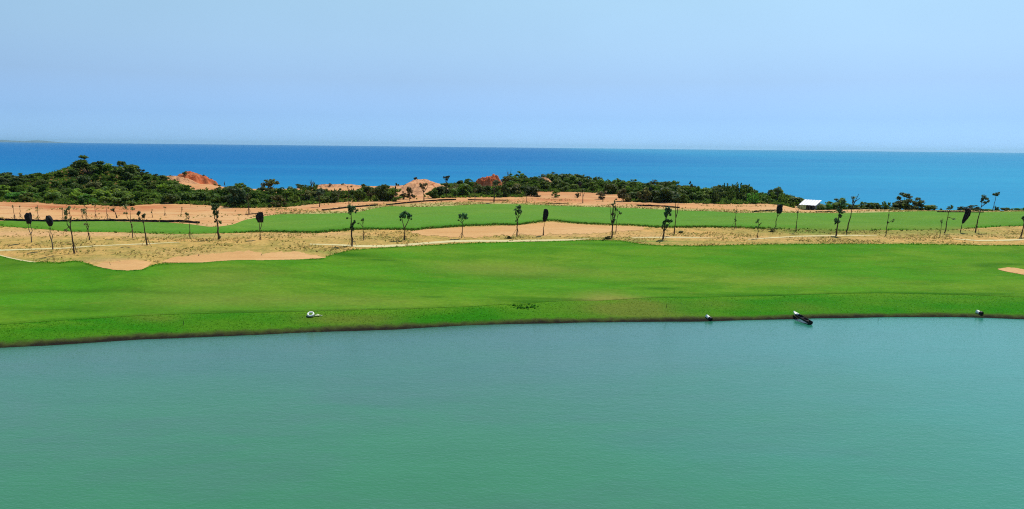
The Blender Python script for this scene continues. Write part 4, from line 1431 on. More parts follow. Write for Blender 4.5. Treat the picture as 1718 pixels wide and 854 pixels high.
T("young tree with a dark topknot and lower leaf cluster beside the cream path's bend", (590.6, 413), [(590.8, 402), (590.4, 390), (589, 378), (589.8, 366), (590, 356)], [[(589.2, 377), (592.6, 374), (595, 371)], [(590, 388), (593.5, 384)]],
  [(591, 350.5, 7.2, 7.5, 150), (597.5, 354, 2.8, 4, 24), (594.2, 372.5, 3.6, 3, 36), (591.5, 379, 4, 4, 40), (584.4, 366.5, 2.4, 1.5, 16), (593.5, 384, 2.6, 3, 20)], (0.022, 0.055, 0.020), 4, .16, leaf=.27)
T("small light green sapling beside the tree with the dark topknot", (609.6, 403.5), [(610.4, 392), (609.6, 380), (608.4, 370)], [[(609.8, 382), (605.5, 376), (603, 373.5)], [(609, 376), (611.5, 369)]],
  [(607.6, 369.5, 4, 5, 34), (603, 374, 2.2, 2.4, 9), (611, 368, 2, 3, 9)], (0.040, 0.115, 0.025), 3, .08, leaf=.24)
T("vase shaped young tree with a dense crown on two spreading limbs", (678.6, 403), [(678.6, 392), (678.4, 382)], [[(678.4, 383), (676, 374), (674, 364)], [(678.4, 383), (682.5, 376), (687, 366), (689, 362)]],
  [(677, 360.5, 6.2, 6, 120), (685.5, 361, 5.8, 5.5, 100), (681, 364, 5, 4.5, 50), (690.2, 367, 1.6, 2, 8), (673.5, 366, 2, 4, 12)], (0.020, 0.070, 0.026), 4, .14, leaf=.27)
T("young tree with a neat round crown and a straight stem on tripod props", (774.6, 399.5), [(775.4, 390), (776, 380), (776, 372)], [[(776, 373), (771.5, 366)], [(776, 373), (780, 366)], [(775.6, 375), (769, 368)]],
  [(776.5, 364, 7.4, 6.4, 90), (781, 362.5, 5, 5, 50), (770.5, 363.5, 4.2, 5, 34), (768.5, 369, 2, 3, 8)], (0.026, 0.085, 0.030), 4, .10, leaf=.24)
T("slim young tree with an open leafy crown over the middle of the cream path", (867.2, 397), [(867.6, 386), (868, 375), (868.4, 362), (869.5, 348)], [[(868.2, 370), (865.5, 363), (864.5, 356)], [(868.4, 366), (874, 358)]],
  [(870, 350, 7, 6, 70), (872.5, 355.5, 5, 4, 40), (866, 352, 3.5, 6, 30), (865.5, 360.5, 3, 2.4, 18), (865.8, 370, 1.6, 3, 10)], (0.022, 0.060, 0.026), 3, .13, leaf=.26)
T("upright twiggy tree with several parallel bare shoots", (1026.4, 399), [(1026.6, 388), (1027.4, 378), (1027.6, 364), (1027.8, 350), (1028.6, 336)],
  [[(1027, 380), (1024.2, 368), (1023.6, 354), (1023.6, 342)], [(1027.4, 378), (1029.8, 365), (1031.4, 352), (1031.6, 343)], [(1027.6, 370), (1026, 358), (1027, 346)], [(1029, 368), (1032, 358), (1032.6, 348)]],
  [(1028.5, 341, 4.5, 6, 26), (1031.2, 351, 2.4, 6, 28), (1028, 373, 2.4, 5, 28), (1027.3, 360, 1.8, 6, 18), (1030.5, 336, 2.6, 3, 12), (1031, 369.5, 1.5, 2, 8)], (0.045, 0.060, 0.025), 0, .14, leaf=.24)
T("faint light sapling close behind the upright twiggy tree", (1032.6, 391), [(1033.6, 380), (1034.4, 368), (1035.4, 358)], [[(1034.8, 364), (1038, 357)]],
  [(1037.5, 356.5, 4.2, 3, 32), (1040.5, 358, 2, 2.4, 8), (1035, 352, 2, 3, 8)], (0.040, 0.095, 0.030), 1, .07, leaf=.24)
T("leaning dark leafy tree with a heavy lower branch in the middle right", (1112, 402), [(1113, 392), (1114.4, 382), (1115.6, 370), (1116.6, 356), (1117, 349)], [[(1113.6, 388), (1119, 379), (1124, 372), (1125.5, 367)], [(1113.4, 390), (1110.4, 380)], [(1116, 366), (1120, 356), (1122, 351)]],
  [(1117.5, 350.5, 4.6, 5.5, 90), (1115, 361, 3.8, 5.5, 60), (1119, 371.5, 6, 3.6, 90), (1113.6, 373.5, 3.4, 4, 50), (1124.8, 370.5, 3, 3.4, 34), (1122.5, 356, 4.5, 7, 40), (1117.6, 379, 2.5, 4, 24), (1111, 381, 1.6, 4, 14)], (0.020, 0.065, 0.028), 3, .15, leaf=.28)
T("forked bare tree with a small dark crown, right of the leaning dark tree", (1131, 393.7), [(1131.5, 382), (1132.4, 372), (1132.8, 365)], [[(1132.8, 366), (1131.8, 356), (1131.8, 344), (1132.5, 333)], [(1132.8, 366), (1135, 357), (1135.6, 345), (1135.6, 333)]],
  [(1134, 330, 5, 5, 50), (1137, 327, 3.5, 4, 24), (1130, 333, 3.5, 3, 18)], (0.035, 0.060, 0.035), 0, .13, leaf=.26)
T("very thin sapling with a narrow leaf tuft on the far fairway edge", (1232.6, 383.5), [(1232.8, 374), (1233.2, 362), (1234, 346)], [], [(1233, 367, 1.7, 4.5, 18), (1235, 371, 1.8, 2, 6), (1229.8, 352.3, 1.2, 1.2, 5), (1233.8, 358, 1.4, 3, 6)], (0.030, 0.080, 0.025), 3, .07, leaf=.22)
T("small bright green sapling in the dry strip, left of the wrapped tree near the shed", (1270.2, 400.5), [(1271, 392), (1271, 384), (1271.6, 374)], [[(1271, 386), (1268.6, 381)], [(1271.4, 380), (1274.5, 374)]],
  [(1271, 371, 4, 5, 34), (1274, 375.5, 2.2, 2.4, 12), (1267.6, 381, 1.4, 1.3, 9), (1268.8, 373, 2, 2.4, 8)], (0.045, 0.110, 0.030), 2, .08, leaf=.22)
T("straight thin sapling with a pale wispy crown in front of the shed's left side", (1335.6, 388), [(1336, 376), (1336.4, 362), (1336.8, 348)], [[(1336.6, 356), (1332.5, 350)], [(1336.6, 354), (1341, 349)]],
  [(1337, 347, 8, 4.5, 44), (1335.8, 356, 2, 3.5, 8)], (0.105, 0.150, 0.060), 2, .08, leaf=.24)
T("tall dark leafy tree with a dense columnar crown right of the shed", (1402.8, 396), [(1403.4, 386), (1404.4, 374), (1405.6, 362), (1407.5, 346)], [[(1404.4, 376), (1401, 371)], [(1405.4, 364), (1410, 356)]],
  [(1410, 343.5, 6.5, 6.5, 130), (1406.5, 354, 5.5, 5.5, 90), (1403.4, 370.5, 5.4, 5, 100), (1406.5, 363, 4.6, 4, 50), (1412.8, 355, 3.4, 2, 16), (1411, 337, 3.5, 4, 30), (1399.5, 374, 2, 2.2, 12)], (0.020, 0.062, 0.026), 0, .16, leaf=.28)
T("sparse leaning tree with thin bare twigs near the sea, right of the columnar tree", (1419.8, 390), [(1422, 378), (1424.5, 364), (1427, 350), (1430, 340)], [[(1427, 350), (1431, 338), (1435.6, 326)], [(1428, 346), (1426, 337), (1424, 331)], [(1430, 340), (1438, 333)]],
  [(1432, 333, 7, 6, 30), (1428, 340, 4, 4, 12)], (0.05, 0.075, 0.045), 0, .13, leaf=.22)
T("thin sapling with one crooked side branch in the right part of the strip", (1486, 396), [(1486.6, 384), (1487.8, 370), (1489.4, 354), (1490, 346)], [[(1487.4, 375), (1492.5, 371), (1496.5, 368.5)], [(1487.2, 376), (1485.6, 372)]],
  [(1496.8, 368.6, 3.4, 1.3, 14), (1494.6, 371.5, 2.2, 1.2, 9), (1486.2, 372.5, 2, 1.6, 16), (1490, 350, 3, 4, 8), (1488.6, 362, 1.2, 3, 6)], (0.035, 0.060, 0.025), 0, .08, leaf=.22)
T("very thin bare sapling left of the flat topped tree on the right", (1577, 397.6), [(1577.6, 388), (1578, 378), (1578.4, 366)], [[(1578, 376), (1576.2, 370)], [(1578, 374), (1580.4, 367)]], [(1578, 371, 3, 4, 12)], (0.045, 0.085, 0.030), 0, .07, leaf=.2)
T("flat topped young tree in front of the gap of sea on the right", (1584.4, 392), [(1586, 380), (1587.6, 366), (1588.4, 354)], [[(1588.2, 357), (1585, 350)], [(1588.4, 355), (1593.5, 349)], [(1587.8, 364), (1597, 367)]],
  [(1590.8, 347, 6.5, 3.6, 54), (1586.2, 350, 3.4, 2.4, 16), (1598.5, 368.5, 3.5, 2.5, 8)], (0.030, 0.060, 0.032), 0, .12, leaf=.24)
T("tall slender tree with a tilted umbrella crown above the sea at right", (1636.6, 390), [(1638, 376), (1640.2, 362), (1642, 350), (1643.4, 340)], [[(1642.4, 347), (1648, 341), (1653, 338)], [(1643.2, 341), (1641, 334)]],
  [(1645, 332, 6.4, 4.2, 90), (1650.5, 338, 5.4, 3, 66), (1653.5, 335, 3.4, 4, 34), (1642, 336.5, 3.4, 3, 28)], (0.024, 0.050, 0.034), 2, .13, leaf=.24)
T("young tree cut by the right picture edge with a dark leaf cluster", (1712.4, 398), [(1714, 388), (1715.4, 376), (1716.4, 362), (1717, 350)], [[(1715.8, 372), (1712, 367)]],
  [(1715.5, 366, 5, 3, 60), (1718, 352, 5, 6, 40), (1719.5, 372, 3, 4, 20)], (0.022, 0.065, 0.026), 0, .13, leaf=.26)

# slender palm-like tree on the coast
_pt, _loc, _s, _r = T("slender palm with a small tufted crown rising over the sea at far right", (1667, 353), [(1668.4, 344), (1669.6, 335), (1670.2, 326)], [], [(1670.4, 323.5, 4.8, 3.4, 60), (1667.3, 324.5, 2, 2, 14), (1674, 322.6, 2, 1.8, 14)],
                      (0.024, 0.050, 0.034), 0, .11, leaf=.34, group=None, D=236.0, name="palm_tree", cat="palm")

# ---- small staked saplings and older trees further back, on the sand
BGR = "staked saplings on the sand strip at left"
back = [
    (24.5, 368, 23.5, 342, 4.0, "faint sapling on the far left sand, first from the picture edge"),
    (34.5, 364, 34, 345, 3.0, "faint sapling on the far left sand, second from the picture edge"),
    (64.3, 368, 64.4, 345, 3.5, "faint sapling on the sand right behind the boxy wrapped tree"),
    (105.6, 370, 105.2, 348, 3.5, "sapling on the sand just left of the tall thin speckled tree's crown"),
    (138, 366.5, 137.6, 348, 3.5, "sapling on the sand, left of a pair behind the splayed prop sapling"),
    (146.4, 369, 145, 346, 4.0, "sapling on the sand, right of a pair behind the splayed prop sapling"),
    (161, 366.5, 159.4, 343, 4.5, "dark stemmed sapling on the sand left of the straight tall sapling"),
    (180.6, 368, 178.8, 338, 5.5, "straight tall sapling on the sand below the thicket"),
    (256, 365, 255, 350, 2.5, "sapling with a bent tip on the sand above the far left silt fence"),
    (277, 362, 278, 345, 3.0, "dark sapling on the bare orange sand at the right of the strip"),
    (303, 363, 306, 346, 2.0, "thin leaning sapling on the bare sand near the end of the silt fence"),
]
for bx_, by_, tx, ty, cw, lab in back:
    T(lab, (bx_, by_), [((bx_ * 2 + tx) / 3, (by_ * 2 + ty) / 3), ((bx_ + tx * 2) / 3, (by_ + ty * 2) / 3), (tx, ty + 2)], [], [(tx, ty + 3, cw, 5, 9)], (0.060, 0.060, 0.028), 3 if cw > 2.6 else 0, .06, leaf=.22, group=BGR)
T("leaning sapling with a dark drooping top on the sand beside the straight tall sapling", (196, 366), [(194, 358), (191.5, 352)], [], [(189.5, 351.5, 3.6, 2.2, 30), (192, 354, 1.6, 3, 12)], (0.022, 0.028, 0.016), 2, .12, leaf=.28, group=BGR)
BG2 = "thin trees standing in front of the coastal scrub"
T("slim dark tree against the scrub left of the Y shaped wrapped tree", (417.8, 360), [(417.6, 350), (416.6, 338), (415.6, 328)], [], [(415, 331, 4, 6, 44)], (0.018, 0.030, 0.018), 2, .13, leaf=.34, group=BG2)
T("slim tree at the left end of the middle silt fence", (536, 347.5), [(536, 338), (535.6, 328), (535, 318)], [[(535.8, 332), (532, 326)]], [(535.5, 325, 7, 5, 60)], (0.03, 0.05, 0.028), 0, .12, leaf=.36, group=BG2)
T("bare thin reddish tree rising above the clump by the middle silt fence", (585.4, 345.5), [(585.2, 335), (584.6, 322), (584.2, 312)], [], [(584.2, 315, 2, 4, 8)], (0.09, 0.06, 0.035), 0, .10, leaf=.3, group=BG2)
T("pale stemmed thin tree in the scrub left of the yellow green bush", (567.5, 340), [(567.5, 332), (567.2, 325)], [[(567.3, 330), (571, 322)]], [(568, 322, 6, 4.5, 36)], (0.06, 0.07, 0.03), 0, .11, bark="pale_bark", leaf=.34, group=BG2)
T("slim straight tree with a small dark top left of the orange bluff", (664.4, 338), [(664.4, 328), (664.5, 318), (664.4, 309)], [], [(664.4, 310, 2.2, 3.4, 26), (664.8, 315, 1.6, 3, 14)], (0.02, 0.03, 0.025), 0, .14, leaf=.32, group=BG2)
T("round headed brown tree in front of the orange sand bluff", (711.4, 337.5), [(711.2, 329), (711, 321)], [[(711, 323), (706.5, 314), (705.5, 310)], [(711, 323), (716.5, 315), (717.5, 311)], [(711, 322), (711, 312)]], [(711, 312, 7, 5.4, 90), (706.5, 309.5, 3.4, 3, 26), (716, 312, 3, 3, 24)], (0.070, 0.050, 0.026), 0, .17, leaf=.34, group=BG2)
T("small brown sapling on the sand between the slim straight tree and the bluff", (687.5, 337), [(687.6, 330), (687.2, 324)], [], [(687.6, 326, 4, 4, 22)], (0.10, 0.055, 0.03), 0, .09, leaf=.32, group=BG2)
T("thin tree with a dark ragged flat crown standing just above the middle scrub", (749.4, 336), [(749.3, 326), (748.8, 316), (748.6, 307)], [[(748.8, 312), (753, 304)], [(748.8, 312), (745, 305)]], [(747.5, 304.5, 5, 3.6, 50), (752.5, 301.8, 3.6, 2.6, 34), (744.5, 303, 2.6, 2.4, 16)],
  (0.012, 0.018, 0.012), 0, .12, leaf=.32, group=BG2, D=252.0)
T("slim pale tree in front of the scrub left of the red rock knob", (796.8, 337), [(796.6, 328), (797.6, 320)], [[(797, 324), (794, 318)]], [(797.4, 316, 5, 5, 36)], (0.06, 0.075, 0.035), 0, .12, bark="pale_bark", leaf=.34, group=BG2)
T("dark trunked tree with a spreading dark crown in front of the red rock knob", (828.8, 339.5), [(829, 330), (829.6, 320), (830.5, 311)], [[(829.4, 322), (825.5, 312)], [(829.6, 320), (835, 309)]], [(831, 307, 8, 4.2, 90), (836.5, 304.5, 3.4, 3, 26)], (0.022, 0.034, 0.020), 0, .18, leaf=.36, group=BG2)
T("thin bare sapling at the left side of the orange clearing", (883.5, 340), [(883.4, 334), (883.2, 326)], [], [(883, 326, 3, 3, 10)], (0.05, 0.05, 0.03), 0, .09, leaf=.3, group=BG2)
wrapped("tiny wrapped sapling with a round dark net on the orange clearing", (973.6, 335), [(973.2, 327), (972.6, 318)], [], [(972.5, 318.5), (972.3, 315), (972.2, 311)], [1.4, 3.2, 2.0], D=262.0)
T("straight tan trunked tree on the orange clearing beside the tiny wrapped sapling", (977.8, 341), [(977.8, 332), (977.6, 322)], [[(977.8, 330), (981, 322)]], [(978, 319.5, 5.5, 4, 44)], (0.045, 0.060, 0.030), 0, .14, bark="pale_bark", leaf=.34, group=BG2)
T("thin brown tree on the right part of the orange clearing", (1011.5, 338), [(1011.5, 331), (1011, 322)], [[(1011.4, 330), (1007, 324)], [(1011.4, 330), (1015, 325)]], [(1011, 323, 6, 4, 30)], (0.08, 0.06, 0.035), 0, .12, leaf=.32, group=BG2)
wrapped("small wrapped tree with a dark oval net against the light scrub at middle right", (1090.4, 339.5), [(1090.3, 332), (1090.2, 324)], [], [(1090.2, 323.5), (1090.2, 319.5), (1090.4, 315.5)], [1.6, 2.7, 1.8], D=245.0)
BG3 = "bare twiggy trees standing out of the coastal scrub"
T("bare dead tree with fine twigs above the left middle scrub", (524, 320), [(524, 312), (523.6, 305), (523, 297)], [[(524, 310), (521.5, 302), (520.8, 297)], [(523.8, 306), (526.5, 299)]], [(523.6, 301, 3.4, 4, 10)], (0.08, 0.07, 0.05), 0, .14, leaf=.22, group=BG3, D=270.0)
T("bare dead tree with spreading twigs above the scrub right of the red rock knob", (854, 312), [(854, 304), (853.4, 296)], [[(854, 304), (850.6, 292), (850, 286)], [(853.8, 300), (856.5, 290), (857, 285)]], [(853, 290, 4.5, 4, 8)], (0.07, 0.06, 0.045), 0, .15, leaf=.22, group=BG3, D=312.0)
T("bare crooked tree above the dense scrub at middle right", (1096, 312), [(1096, 306), (1095, 300)], [[(1095.6, 303), (1090, 299), (1087.6, 298)], [(1095, 301), (1099, 297), (1101.5, 299)], [(1095.2, 302), (1096.5, 297)]], [(1096, 299.5, 6, 3, 14)], (0.05, 0.05, 0.04), 0, .16, leaf=.24, group=BG3, D=300.0)
T("thin wispy tree with a dark top above the right belt", (1158.4, 330), [(1158.2, 320), (1158, 310), (1157.6, 305)], [], [(1157.6, 308, 2.6, 3.6, 20), (1160, 314, 3, 4, 12)], (0.03, 0.05, 0.035), 0, .12, leaf=.3, group=BG3, D=275.0)
T("tall wispy casuarina like tree standing left of the shed against the sea", (1304.5, 342), [(1304, 334), (1303.6, 326), (1304, 317)], [[(1303.8, 330), (1301.5, 322)], [(1303.8, 328), (1306.5, 321)]], [(1303.4, 320, 4, 4, 40), (1301.4, 328, 4, 5, 34), (1306.5, 329, 4.5, 5, 40), (1304, 337, 6, 4, 40)], (0.026, 0.058, 0.036), 0, .13, leaf=.32, group=BG3, D=256.0)
T("thin wispy young tree between the right belt and the tall wispy tree", (1289, 342), [(1288.8, 334), (1288.6, 321)], [[(1288.8, 332), (1285.5, 327)]], [(1288.4, 325, 2.6, 5, 16), (1286, 332, 4, 4, 20)], (0.035, 0.065, 0.045), 0, .09, leaf=.3, group=BG3, D=254.0)
T("bare thin mast like tree right of the red bank", (378.2, 312), [(378.2, 300), (378, 290), (377.9, 283)], [], [(378, 287.5, 0.9, 4, 22)], (0.020, 0.026, 0.022), 0, .13, leaf=.26, group=None, D=318.0)


# ------------------------------------------------------------------ silt fences
def silt_fence(px_pts, label, hpx=3.6):
    P = []
    for i in range(len(px_pts) - 1):
        (xa, ya), (xb, yb) = px_pts[i], px_pts[i + 1]
        n = max(1, int(abs(xb - xa) / 5))
        for k in range(n + (1 if i == len(px_pts) - 2 else 0)):
            t = k / n
            P.append(ground_at(xa + (xb - xa) * t, ya + (yb - ya) * t + hpx * 0.45))
    root = empty("silt_fence", P[0], label, "fence", "low black silt fences")
    o = Vector(P[0])
    V, Fq = [], []
    for i, p in enumerate(P):
        h = hpx * p[1] / F * random.uniform(.8, 1.12)
        d = (Vector(P[min(i + 1, len(P) - 1)]) - Vector(P[max(i - 1, 0)])).normalized()
        nrm = Vector((-d.y, d.x, 0))
        w = random.uniform(-.10, .10)
        for off in (-0.03, 0.03):
            V.append(Vector(p) - o + nrm * off + Vector((0, 0, -.1)))
            V.append(Vector(p) - o + nrm * (off + w) + Vector((0, 0, h * .55)))
            V.append(Vector(p) - o + nrm * (off + w * .4) + Vector((0, 0, h)))
    for i in range(len(P) - 1):
        a, b = i * 6, i * 6 + 6
        Fq += [(a, b, b + 1, a + 1), (a + 1, b + 1, b + 2, a + 2), (a + 3, a + 4, b + 4, b + 3), (a + 4, a + 5, b + 5, b + 4), (a + 2, b + 2, b + 5, a + 5)]
    Fq += [(0, 1, 2, 5, 4, 3), tuple(len(P) * 6 - 6 + k for k in (0, 3, 4, 5, 2, 1))]
    link("fabric", mesh_data("fabric", V, Fq, "black_fabric"), root)
    post = None
    for i in range(0, len(P), 3):
        h = hpx * P[i][1] / F * 1.18
        if post is None:
            post = mesh_data("post", *(lambda m: (m.v, m.f))(MB().tube([(0, 0, -.25), (0, 0, h)], [.035, .03], 5)), "dark_timber")
        q = link("post", post, root, Vector(P[i]) - o + Vector((0, -0.14, 0)))


silt_fence([(-60, 366.5), (0, 368), (45, 370), (100, 370.5), (150, 370), (200, 369.5), (280, 371.5), (300, 371), (335, 373.3)], "long black silt fence between the bare sand and the far fairway at left")
silt_fence([(540, 352.5), (560, 350.5), (585, 347.8), (600, 346.5), (634, 344)], "black silt fence on the verge behind the tree with the dark topknot", 2.6)
silt_fence([(648, 343.6), (683, 340), (700, 338.6), (721, 336.6), (765, 334.5)], "black silt fence curving below the orange sand bluff", 2.4)
silt_fence([(785, 335), (815, 335.6), (853, 336)], "short thin black silt fence below the red rock knob scrub", 1.6)
silt_fence([(912, 342), (935, 341.6), (955, 340.8)], "short thin black silt fence below the orange clearing", 1.2)
silt_fence([(1068, 344.6), (1090, 344.8), (1115, 346), (1140, 348.2)], "black silt fence below the very dark broad bush", 2.6)
silt_fence([(1262, 355.2), (1280, 354), (1301, 352.8)], "black silt fence ending at the wrapped tree near the shed", 2.4)
silt_fence([(1368, 355.3), (1385, 355), (1402, 354.6)], "short black silt fence just right of the shed", 1.8)
silt_fence([(1572, 355.4), (1610, 355.6), (1650, 356)], "black silt fence on the skyline behind the flat topped tree", 2.0)
silt_fence([(412, 360.2), (430, 358.2), (441, 356.6)], "short brown black silt fence at the tip of the far fairway rise", 1.8)


# ------------------------------------------------------------------ shed
def shed():
    D = 250.0
    x, y, z = at_depth(1362, D)
    root = empty("shed", (x, y, 3.5), "small shed with a sloping white sheet roof and one open dark bay", "shed")
    x0, x1, xm = -2.45, 2.45, 0.4
    dep = 4.1
    hb, hf = 3.05, 1.65            # roof rises away from the open front
    # front wall (right half), right end wall, back wall
    MB().box(((xm + x1) / 2 + .2, 1.5, .85), (x1 - xm - .6, .12, 1.8)).build("inner_wall", "grey_wall", root, False)
    w = MB()
    V = [(x1, .13, -.1), (x1, dep, -.1), (x1, dep, hb - .06), (x1, .13, hf + .0), (x1 - .12, .13, -.1), (x1 - .12, dep, -.1), (x1 - .12, dep, hb - .06), (x1 - .12, .13, hf + .0)]
    w.v = [Vector(v) for v in V]
    w.f = [(0, 1, 2, 3), (4, 7, 6, 5), (0, 3, 7, 4), (1, 5, 6, 2), (3, 2, 6, 7), (0, 4, 5, 1)]
    w.build("end_wall", "pink_wall", root, False)
    MB().box(((x0 + x1) / 2 - .1, dep - .07, 1.3), (x1 - x0 - .3, .12, 2.8)).build("back_wall", "grey_wall", root, False)
    w2 = MB().box((xm + .07, dep / 2 - .1, .85), (.12, dep - .4, 1.8))
    w2.build("partition", "grey_wall", root, False)
    for px_ in (x0 + .15, (x0 + x1) / 2, x1 - .25):
        MB().tube([(px_, .25, -.2), (px_, .25, hf + .04)], [.07, .07], 6).build("post", "dark_timber", root)
    MB().tube([(x0 - .1, .25, hf + .02), (x1 - .14, .25, hf + .02)], [.06, .06], 6).build("beam", "dark_timber", root)
    # roof: mono-pitch, corrugated, with an overhang, laid in sheets
    n_sheet = 6
    ov = .28
    ra, rb = x0 - .75, x1 + .35
    wsh = (rb - ra) / n_sheet
    for k in range(n_sheet):
        V, Fq = [], []
        m = 15
        for i in range(m):
            xx = ra + k * wsh + (wsh + .06) * i / (m - 1)
            c = .035 * math.sin(i / (m - 1) * 2 * math.pi * 5) + .012 * (k % 2)
            for yy in (-ov, dep + ov):
                for th in (0, -.03):
                    V.append((xx, yy, hf + .12 + (hb - hf) * (yy / dep) + c + th))
        for i in range(m - 1):
            a, b = i * 4, i * 4 + 4
            Fq += [(a, b, b + 2, a + 2), (a + 1, a + 3, b + 3, b + 1), (a, a + 1, b + 1, b), (a + 2, b + 2, b + 3, a + 3)]
        link("roof_sheet", mesh_data("roof_sheet", V, Fq, "white_sheet"), root)
    root.rotation_euler = (0, 0, math.radians(-43))
    root.scale = (0.9, 0.9, 0.9)
    root.location.x -= 1.4
    root.location.y -= 1.0


shed()


# ------------------------------------------------------------------ boat and things on the bank
def boat():
    d_ = rays(1360.5, 543.5)
    t_ = -(CAM_H - 0.1) / d_[2]
    xs, ys, zs = d_[0] * t_, d_[1] * t_, 0.0
    bxw, byw, bzw = ground_at(1331, 528.5)
    stern, bow = Vector((xs, ys, -0.06)), Vector((bxw, byw, bzw + 0.02))
    L = (bow - stern).length
    root = empty("rowing_boat", stern, "narrow black wooden boat with a white bow pulled onto the lake bank", "boat")
    dirv = (bow - stern).normalized()
    root.rotation_euler = dirv.to_track_quat('X', 'Z').to_euler()
    W_, Hh = 0.36, 0.36
    n = 15
    out_, inn = [], []
    for i in range(n):
        t = i / (n - 1)
        w = W_ * (0.72 + 0.28 * math.sin(min(1, t * 1.6) * math.pi / 2)) * (1 - max(0, (t - .55) / .45)**2.2 * 0.93)
        sheer = Hh + 0.12 * max(0, (t - .5) / .5)**2 + 0.06 * max(0, (.3 - t) / .3)**2
        keel = 0.0 + 0.28 * max(0, (t - .8) / .2)**2 + .05 * max(0, (.15 - t) / .15)
        out_.append([(t * L, -w, sheer), (t * L, -w * .92, keel + (sheer - keel) * .45), (t * L, -w * .5, keel + .05), (t * L, 0, keel), (t * L, w * .5, keel + .05), (t * L, w * .92, keel + (sheer - keel) * .45), (t * L, w, sheer)])
        k = .86
        inn.append([(t * L, -w * k, sheer - .01), (t * L, -w * .8, keel + .05 + (sheer - keel) * .45), (t * L, -w * .42, keel + .10), (t * L, 0, keel + .08), (t * L, w * .42, keel + .10), (t * L, w * .8, keel + .05 + (sheer - keel) * .45), (t * L, w * k, sheer - .01)])
    V, Fq = [], []
    for r_ in out_: V += r_
    for r_ in inn: V += r_
    o2 = n * 7
    for i in range(n - 1):
        for k in range(6):
            Fq.append((i * 7 + k, i * 7 + k + 1, i * 7 + 8 + k, i * 7 + 7 + k))
            Fq.append((o2 + i * 7 + k, o2 + i * 7 + 7 + k, o2 + i * 7 + 8 + k, o2 + i * 7 + k + 1))
        for k in (0, 6):
            a, b = i * 7 + k, i * 7 + 7 + k
            Fq.append((a, b, o2 + b, o2 + a))
    Fq.append(tuple(range(7)))
    Fq.append(tuple(o2 + k for k in range(7))[::-1])
    e = (n - 1) * 7
    Fq.append(tuple(e + k for k in range(7))[::-1])
    hull = link("hull", mesh_data("hull", V, Fq, "black_tar", False), root)
    # white fore deck
    V, Fq = [], []
    i0 = 11
    for i in range(i0, n):
        l, r_ = out_[i][0], out_[i][6]
        V += [(l[0], l[1] * 1.04, l[2] + .015), (l[0], 0, l[2] + .07), (r_[0], r_[1] * 1.04, r_[2] + .015), (l[0], l[1] * 1.03, l[2] - .16), (r_[0], r_[1] * 1.03, r_[2] - .16)]
    for i in range(n - i0 - 1):
        a, b = i * 5, i * 5 + 5
        Fq += [(a, a + 1, b + 1, b), (a + 1, a + 2, b + 2, b + 1), (a, b, b + 3, a + 3), (a + 2, a + 4, b + 4, b + 2)]
    e = (n - i0 - 1) * 5
    Fq += [(e, e + 1, e + 2, e + 4, e + 3), (0, 3, 4, 2, 1)]
    link("foredeck", mesh_data("foredeck", V, Fq, "white_paint", False), root)
    for t in (.22, .48):
        k = int(t * (n - 1))
        w = out_[k][6][1]
        MB().box((t * L, 0, out_[k][0][2] - .10), (.22, w * 1.7, .04)).build("thwart", "hull_inside", root, False)
    for sgn in (0, 6):
        MB().tube([(p[sgn][0], p[sgn][1], p[sgn][2] + .01) for p in out_[:11]], [.03] * 11, 5).build("gunwale", "hull_inside", root)


boat()


def pipe_stub(p0, p1, r_, label):
    """a short white pipe lying down the bank with a dark open end"""
    a, b = Vector(ground_at(*p0)), Vector(ground_at(*p1))
    a.z += r_ * 0.8; b.z = max(b.z, 0.0) + r_ * 0.5
    root = empty("drain_pipe", a, label, "pipe")
    d = b - a
    nrm = d.normalized()
    m = MB().tube([(0, 0, 0), d * .55], [r_, r_], 12)
    m.build("pipe_body", "white_paint", root)
    k = MB().tube([d * .55, d * .62, d * .98, d], [r_ * 1.0, r_ * 1.22, r_ * 1.22, r_ * 1.1], 12, False)
    n = len(k.v)
    k.tube([d * .60, d * 1.0], [r_ * .95, r_ * .95], 12, False)
    k.build("collar", "black_tar", root)
    k2 = MB().tube([d * .80, d * .86], [r_ * .93, r_ * .93], 12)
    k2.build("mouth", "hull_inside", root)


pipe_stub((1185, 533), (1193.5, 539), .21, "short white pipe with a dark end sticking out of the bank left of the boat")
pipe_stub((1638, 525), (1648, 529.5), .24, "short white pipe with a dark end on the bank at far right")


def ring():
    x, y, z = ground_at(521.3, 531.5)
    root = empty("ring_float", (x, y, z), "thick white ring float lying on the lake bank", "float")
    V, Fq = [], []
    R_, r_ = .34, .105
    na, nb = 36, 14
    for i in range(na):
        t = 2 * math.pi * i / na
        for j in range(nb):
            u = 2 * math.pi * j / nb
            V.append(((R_ + r_ * math.cos(u)) * math.cos(t), (R_ + r_ * math.cos(u)) * math.sin(t), r_ * math.sin(u) * 1.1))
    for i in range(na):
        for j in range(nb):
            Fq.append((i * nb + j, ((i + 1) % na) * nb + j, ((i + 1) % na) * nb + (j + 1) % nb, i * nb + (j + 1) % nb))
    b = link("ring_body", mesh_data("ring_body", V, Fq, "white_paint", True), root, (0, 0, .30))
    b.rotation_euler = (math.radians(30), 0, 0)
    # black loop standing in for the shade in and under the ring
    MB().tube([(R_ * 1.5 * math.cos(t) - .03, R_ * 1.35 * math.sin(t) - .03, .05 + .03 * math.sin(3 * t)) for t in np.linspace(0, 2 * math.pi, 26)], [.035] * 26, 5).build("shade_loop", "black_tar", root)


ring()


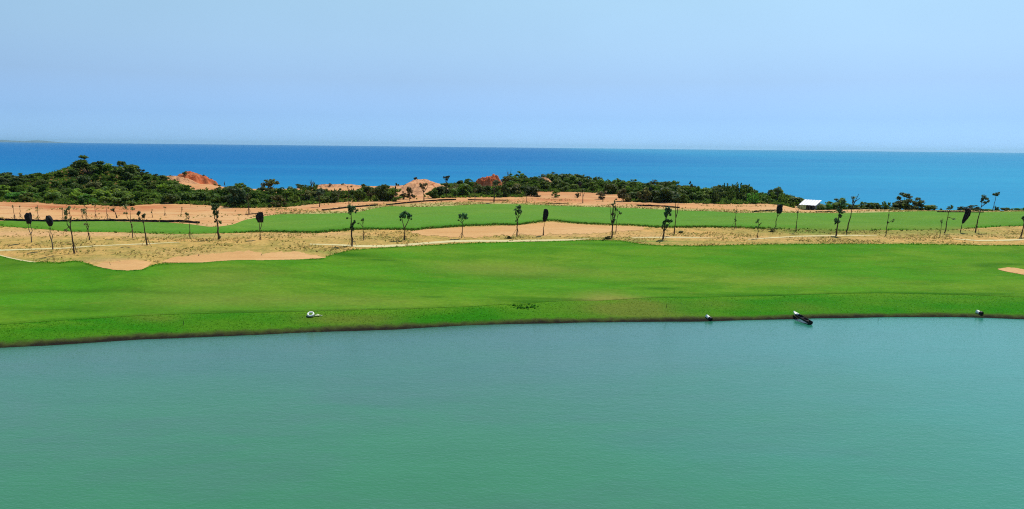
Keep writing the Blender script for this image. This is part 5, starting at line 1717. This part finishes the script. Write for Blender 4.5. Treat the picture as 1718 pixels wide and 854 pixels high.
def scrap(px, py, size, seed, label):
    r = np.random.default_rng(seed)
    x, y, z = ground_at(px, py)
    n = 7
    V = []
    for i in range(n):
        for j in range(n):
            u, v = (i / (n - 1) - .5), (j / (n - 1) - .5)
            V.append((u * size * 1.3 + r.normal(0, .03), v * size + r.normal(0, .03), max(.02, .16 * size * 2 * math.exp(-(u * u + v * v) * 6) + r.normal(0, .055) + .05)))
    Fq = [(i * n + j, i * n + n + j, i * n + n + j + 1, i * n + j + 1) for i in range(n - 1) for j in range(n - 1)]
    # a back side for thickness
    m = len(V)
    V += [(a, b, c - .015) for a, b, c in V]
    Fq += [(m + f[0], m + f[3], m + f[2], m + f[1]) for f in list(Fq)]
    o = link("cloth_scrap", mesh_data("cloth_scrap", V, Fq, "pale_cloth"), None, (x, y, z + .02))
    tag(o, label, "cloth")


scrap(532.5, 531, .48, 4, "crumpled pale scrap of cloth right beside the white ring float")
scrap(538.7, 530.6, .22, 5, "smallest pale scrap, a step right of the crumpled cloth")

SG = "thin survey stakes along the lake bank"
for px, py, lab in ((307.5, 546.5, "thin dark stake on the lake bank, left of the white ring float"), (711.2, 530, "thin dark stake on the lake bank, between the ring float and the weedy hollow"),
                    (1118.3, 516.5, "thin dark stake on the dry brown bank patch left of the boat")):
    x, y, z = ground_at(px, py)
    o = MB().tube([(0, 0, -.2), (.03, .02, .55)], [.035, .026], 6).build("stake_post", "dark_timber", None, True, (x, y, z))
    tag(o, lab, "stake", SG)
for px, py, lab in ((1115.5, 547, "thin stick standing in the shallow water below the dry bank patch"), (1473, 539, "thin stick standing in the shallow water right of the boat")):
    d = rays(px, py); t = -CAM_H / d[2]
    o = MB().tube([(0, 0, -.6), (.02, .0, .38)], [.022, .018], 6).build("stick", "dark_timber", None, True, (d[0] * t, d[1] * t, 0))
    tag(o, lab, "stick", "sticks standing in the lake shallows")

# ------------------------------------------------------------------ sea haze
hz = MB().box((0, 22900.0, 60.0), (125000, 46400, 180.0))
hb_ = NB("sea_haze")
pv = hb_.new("ShaderNodeVolumePrincipled")
pv.inputs['Color'].default_value = (0.46, 0.80, 1.0, 1)
pv.inputs['Density'].default_value = 1.7e-5
pv.inputs['Anisotropy'].default_value = 0.35
hb_.l.new(pv.outputs[0], hb_.out.inputs['Volume'])
tag(hz.build("haze", "sea_haze", None, False), "thin pale sea haze over the whole view", "haze", kind="stuff")
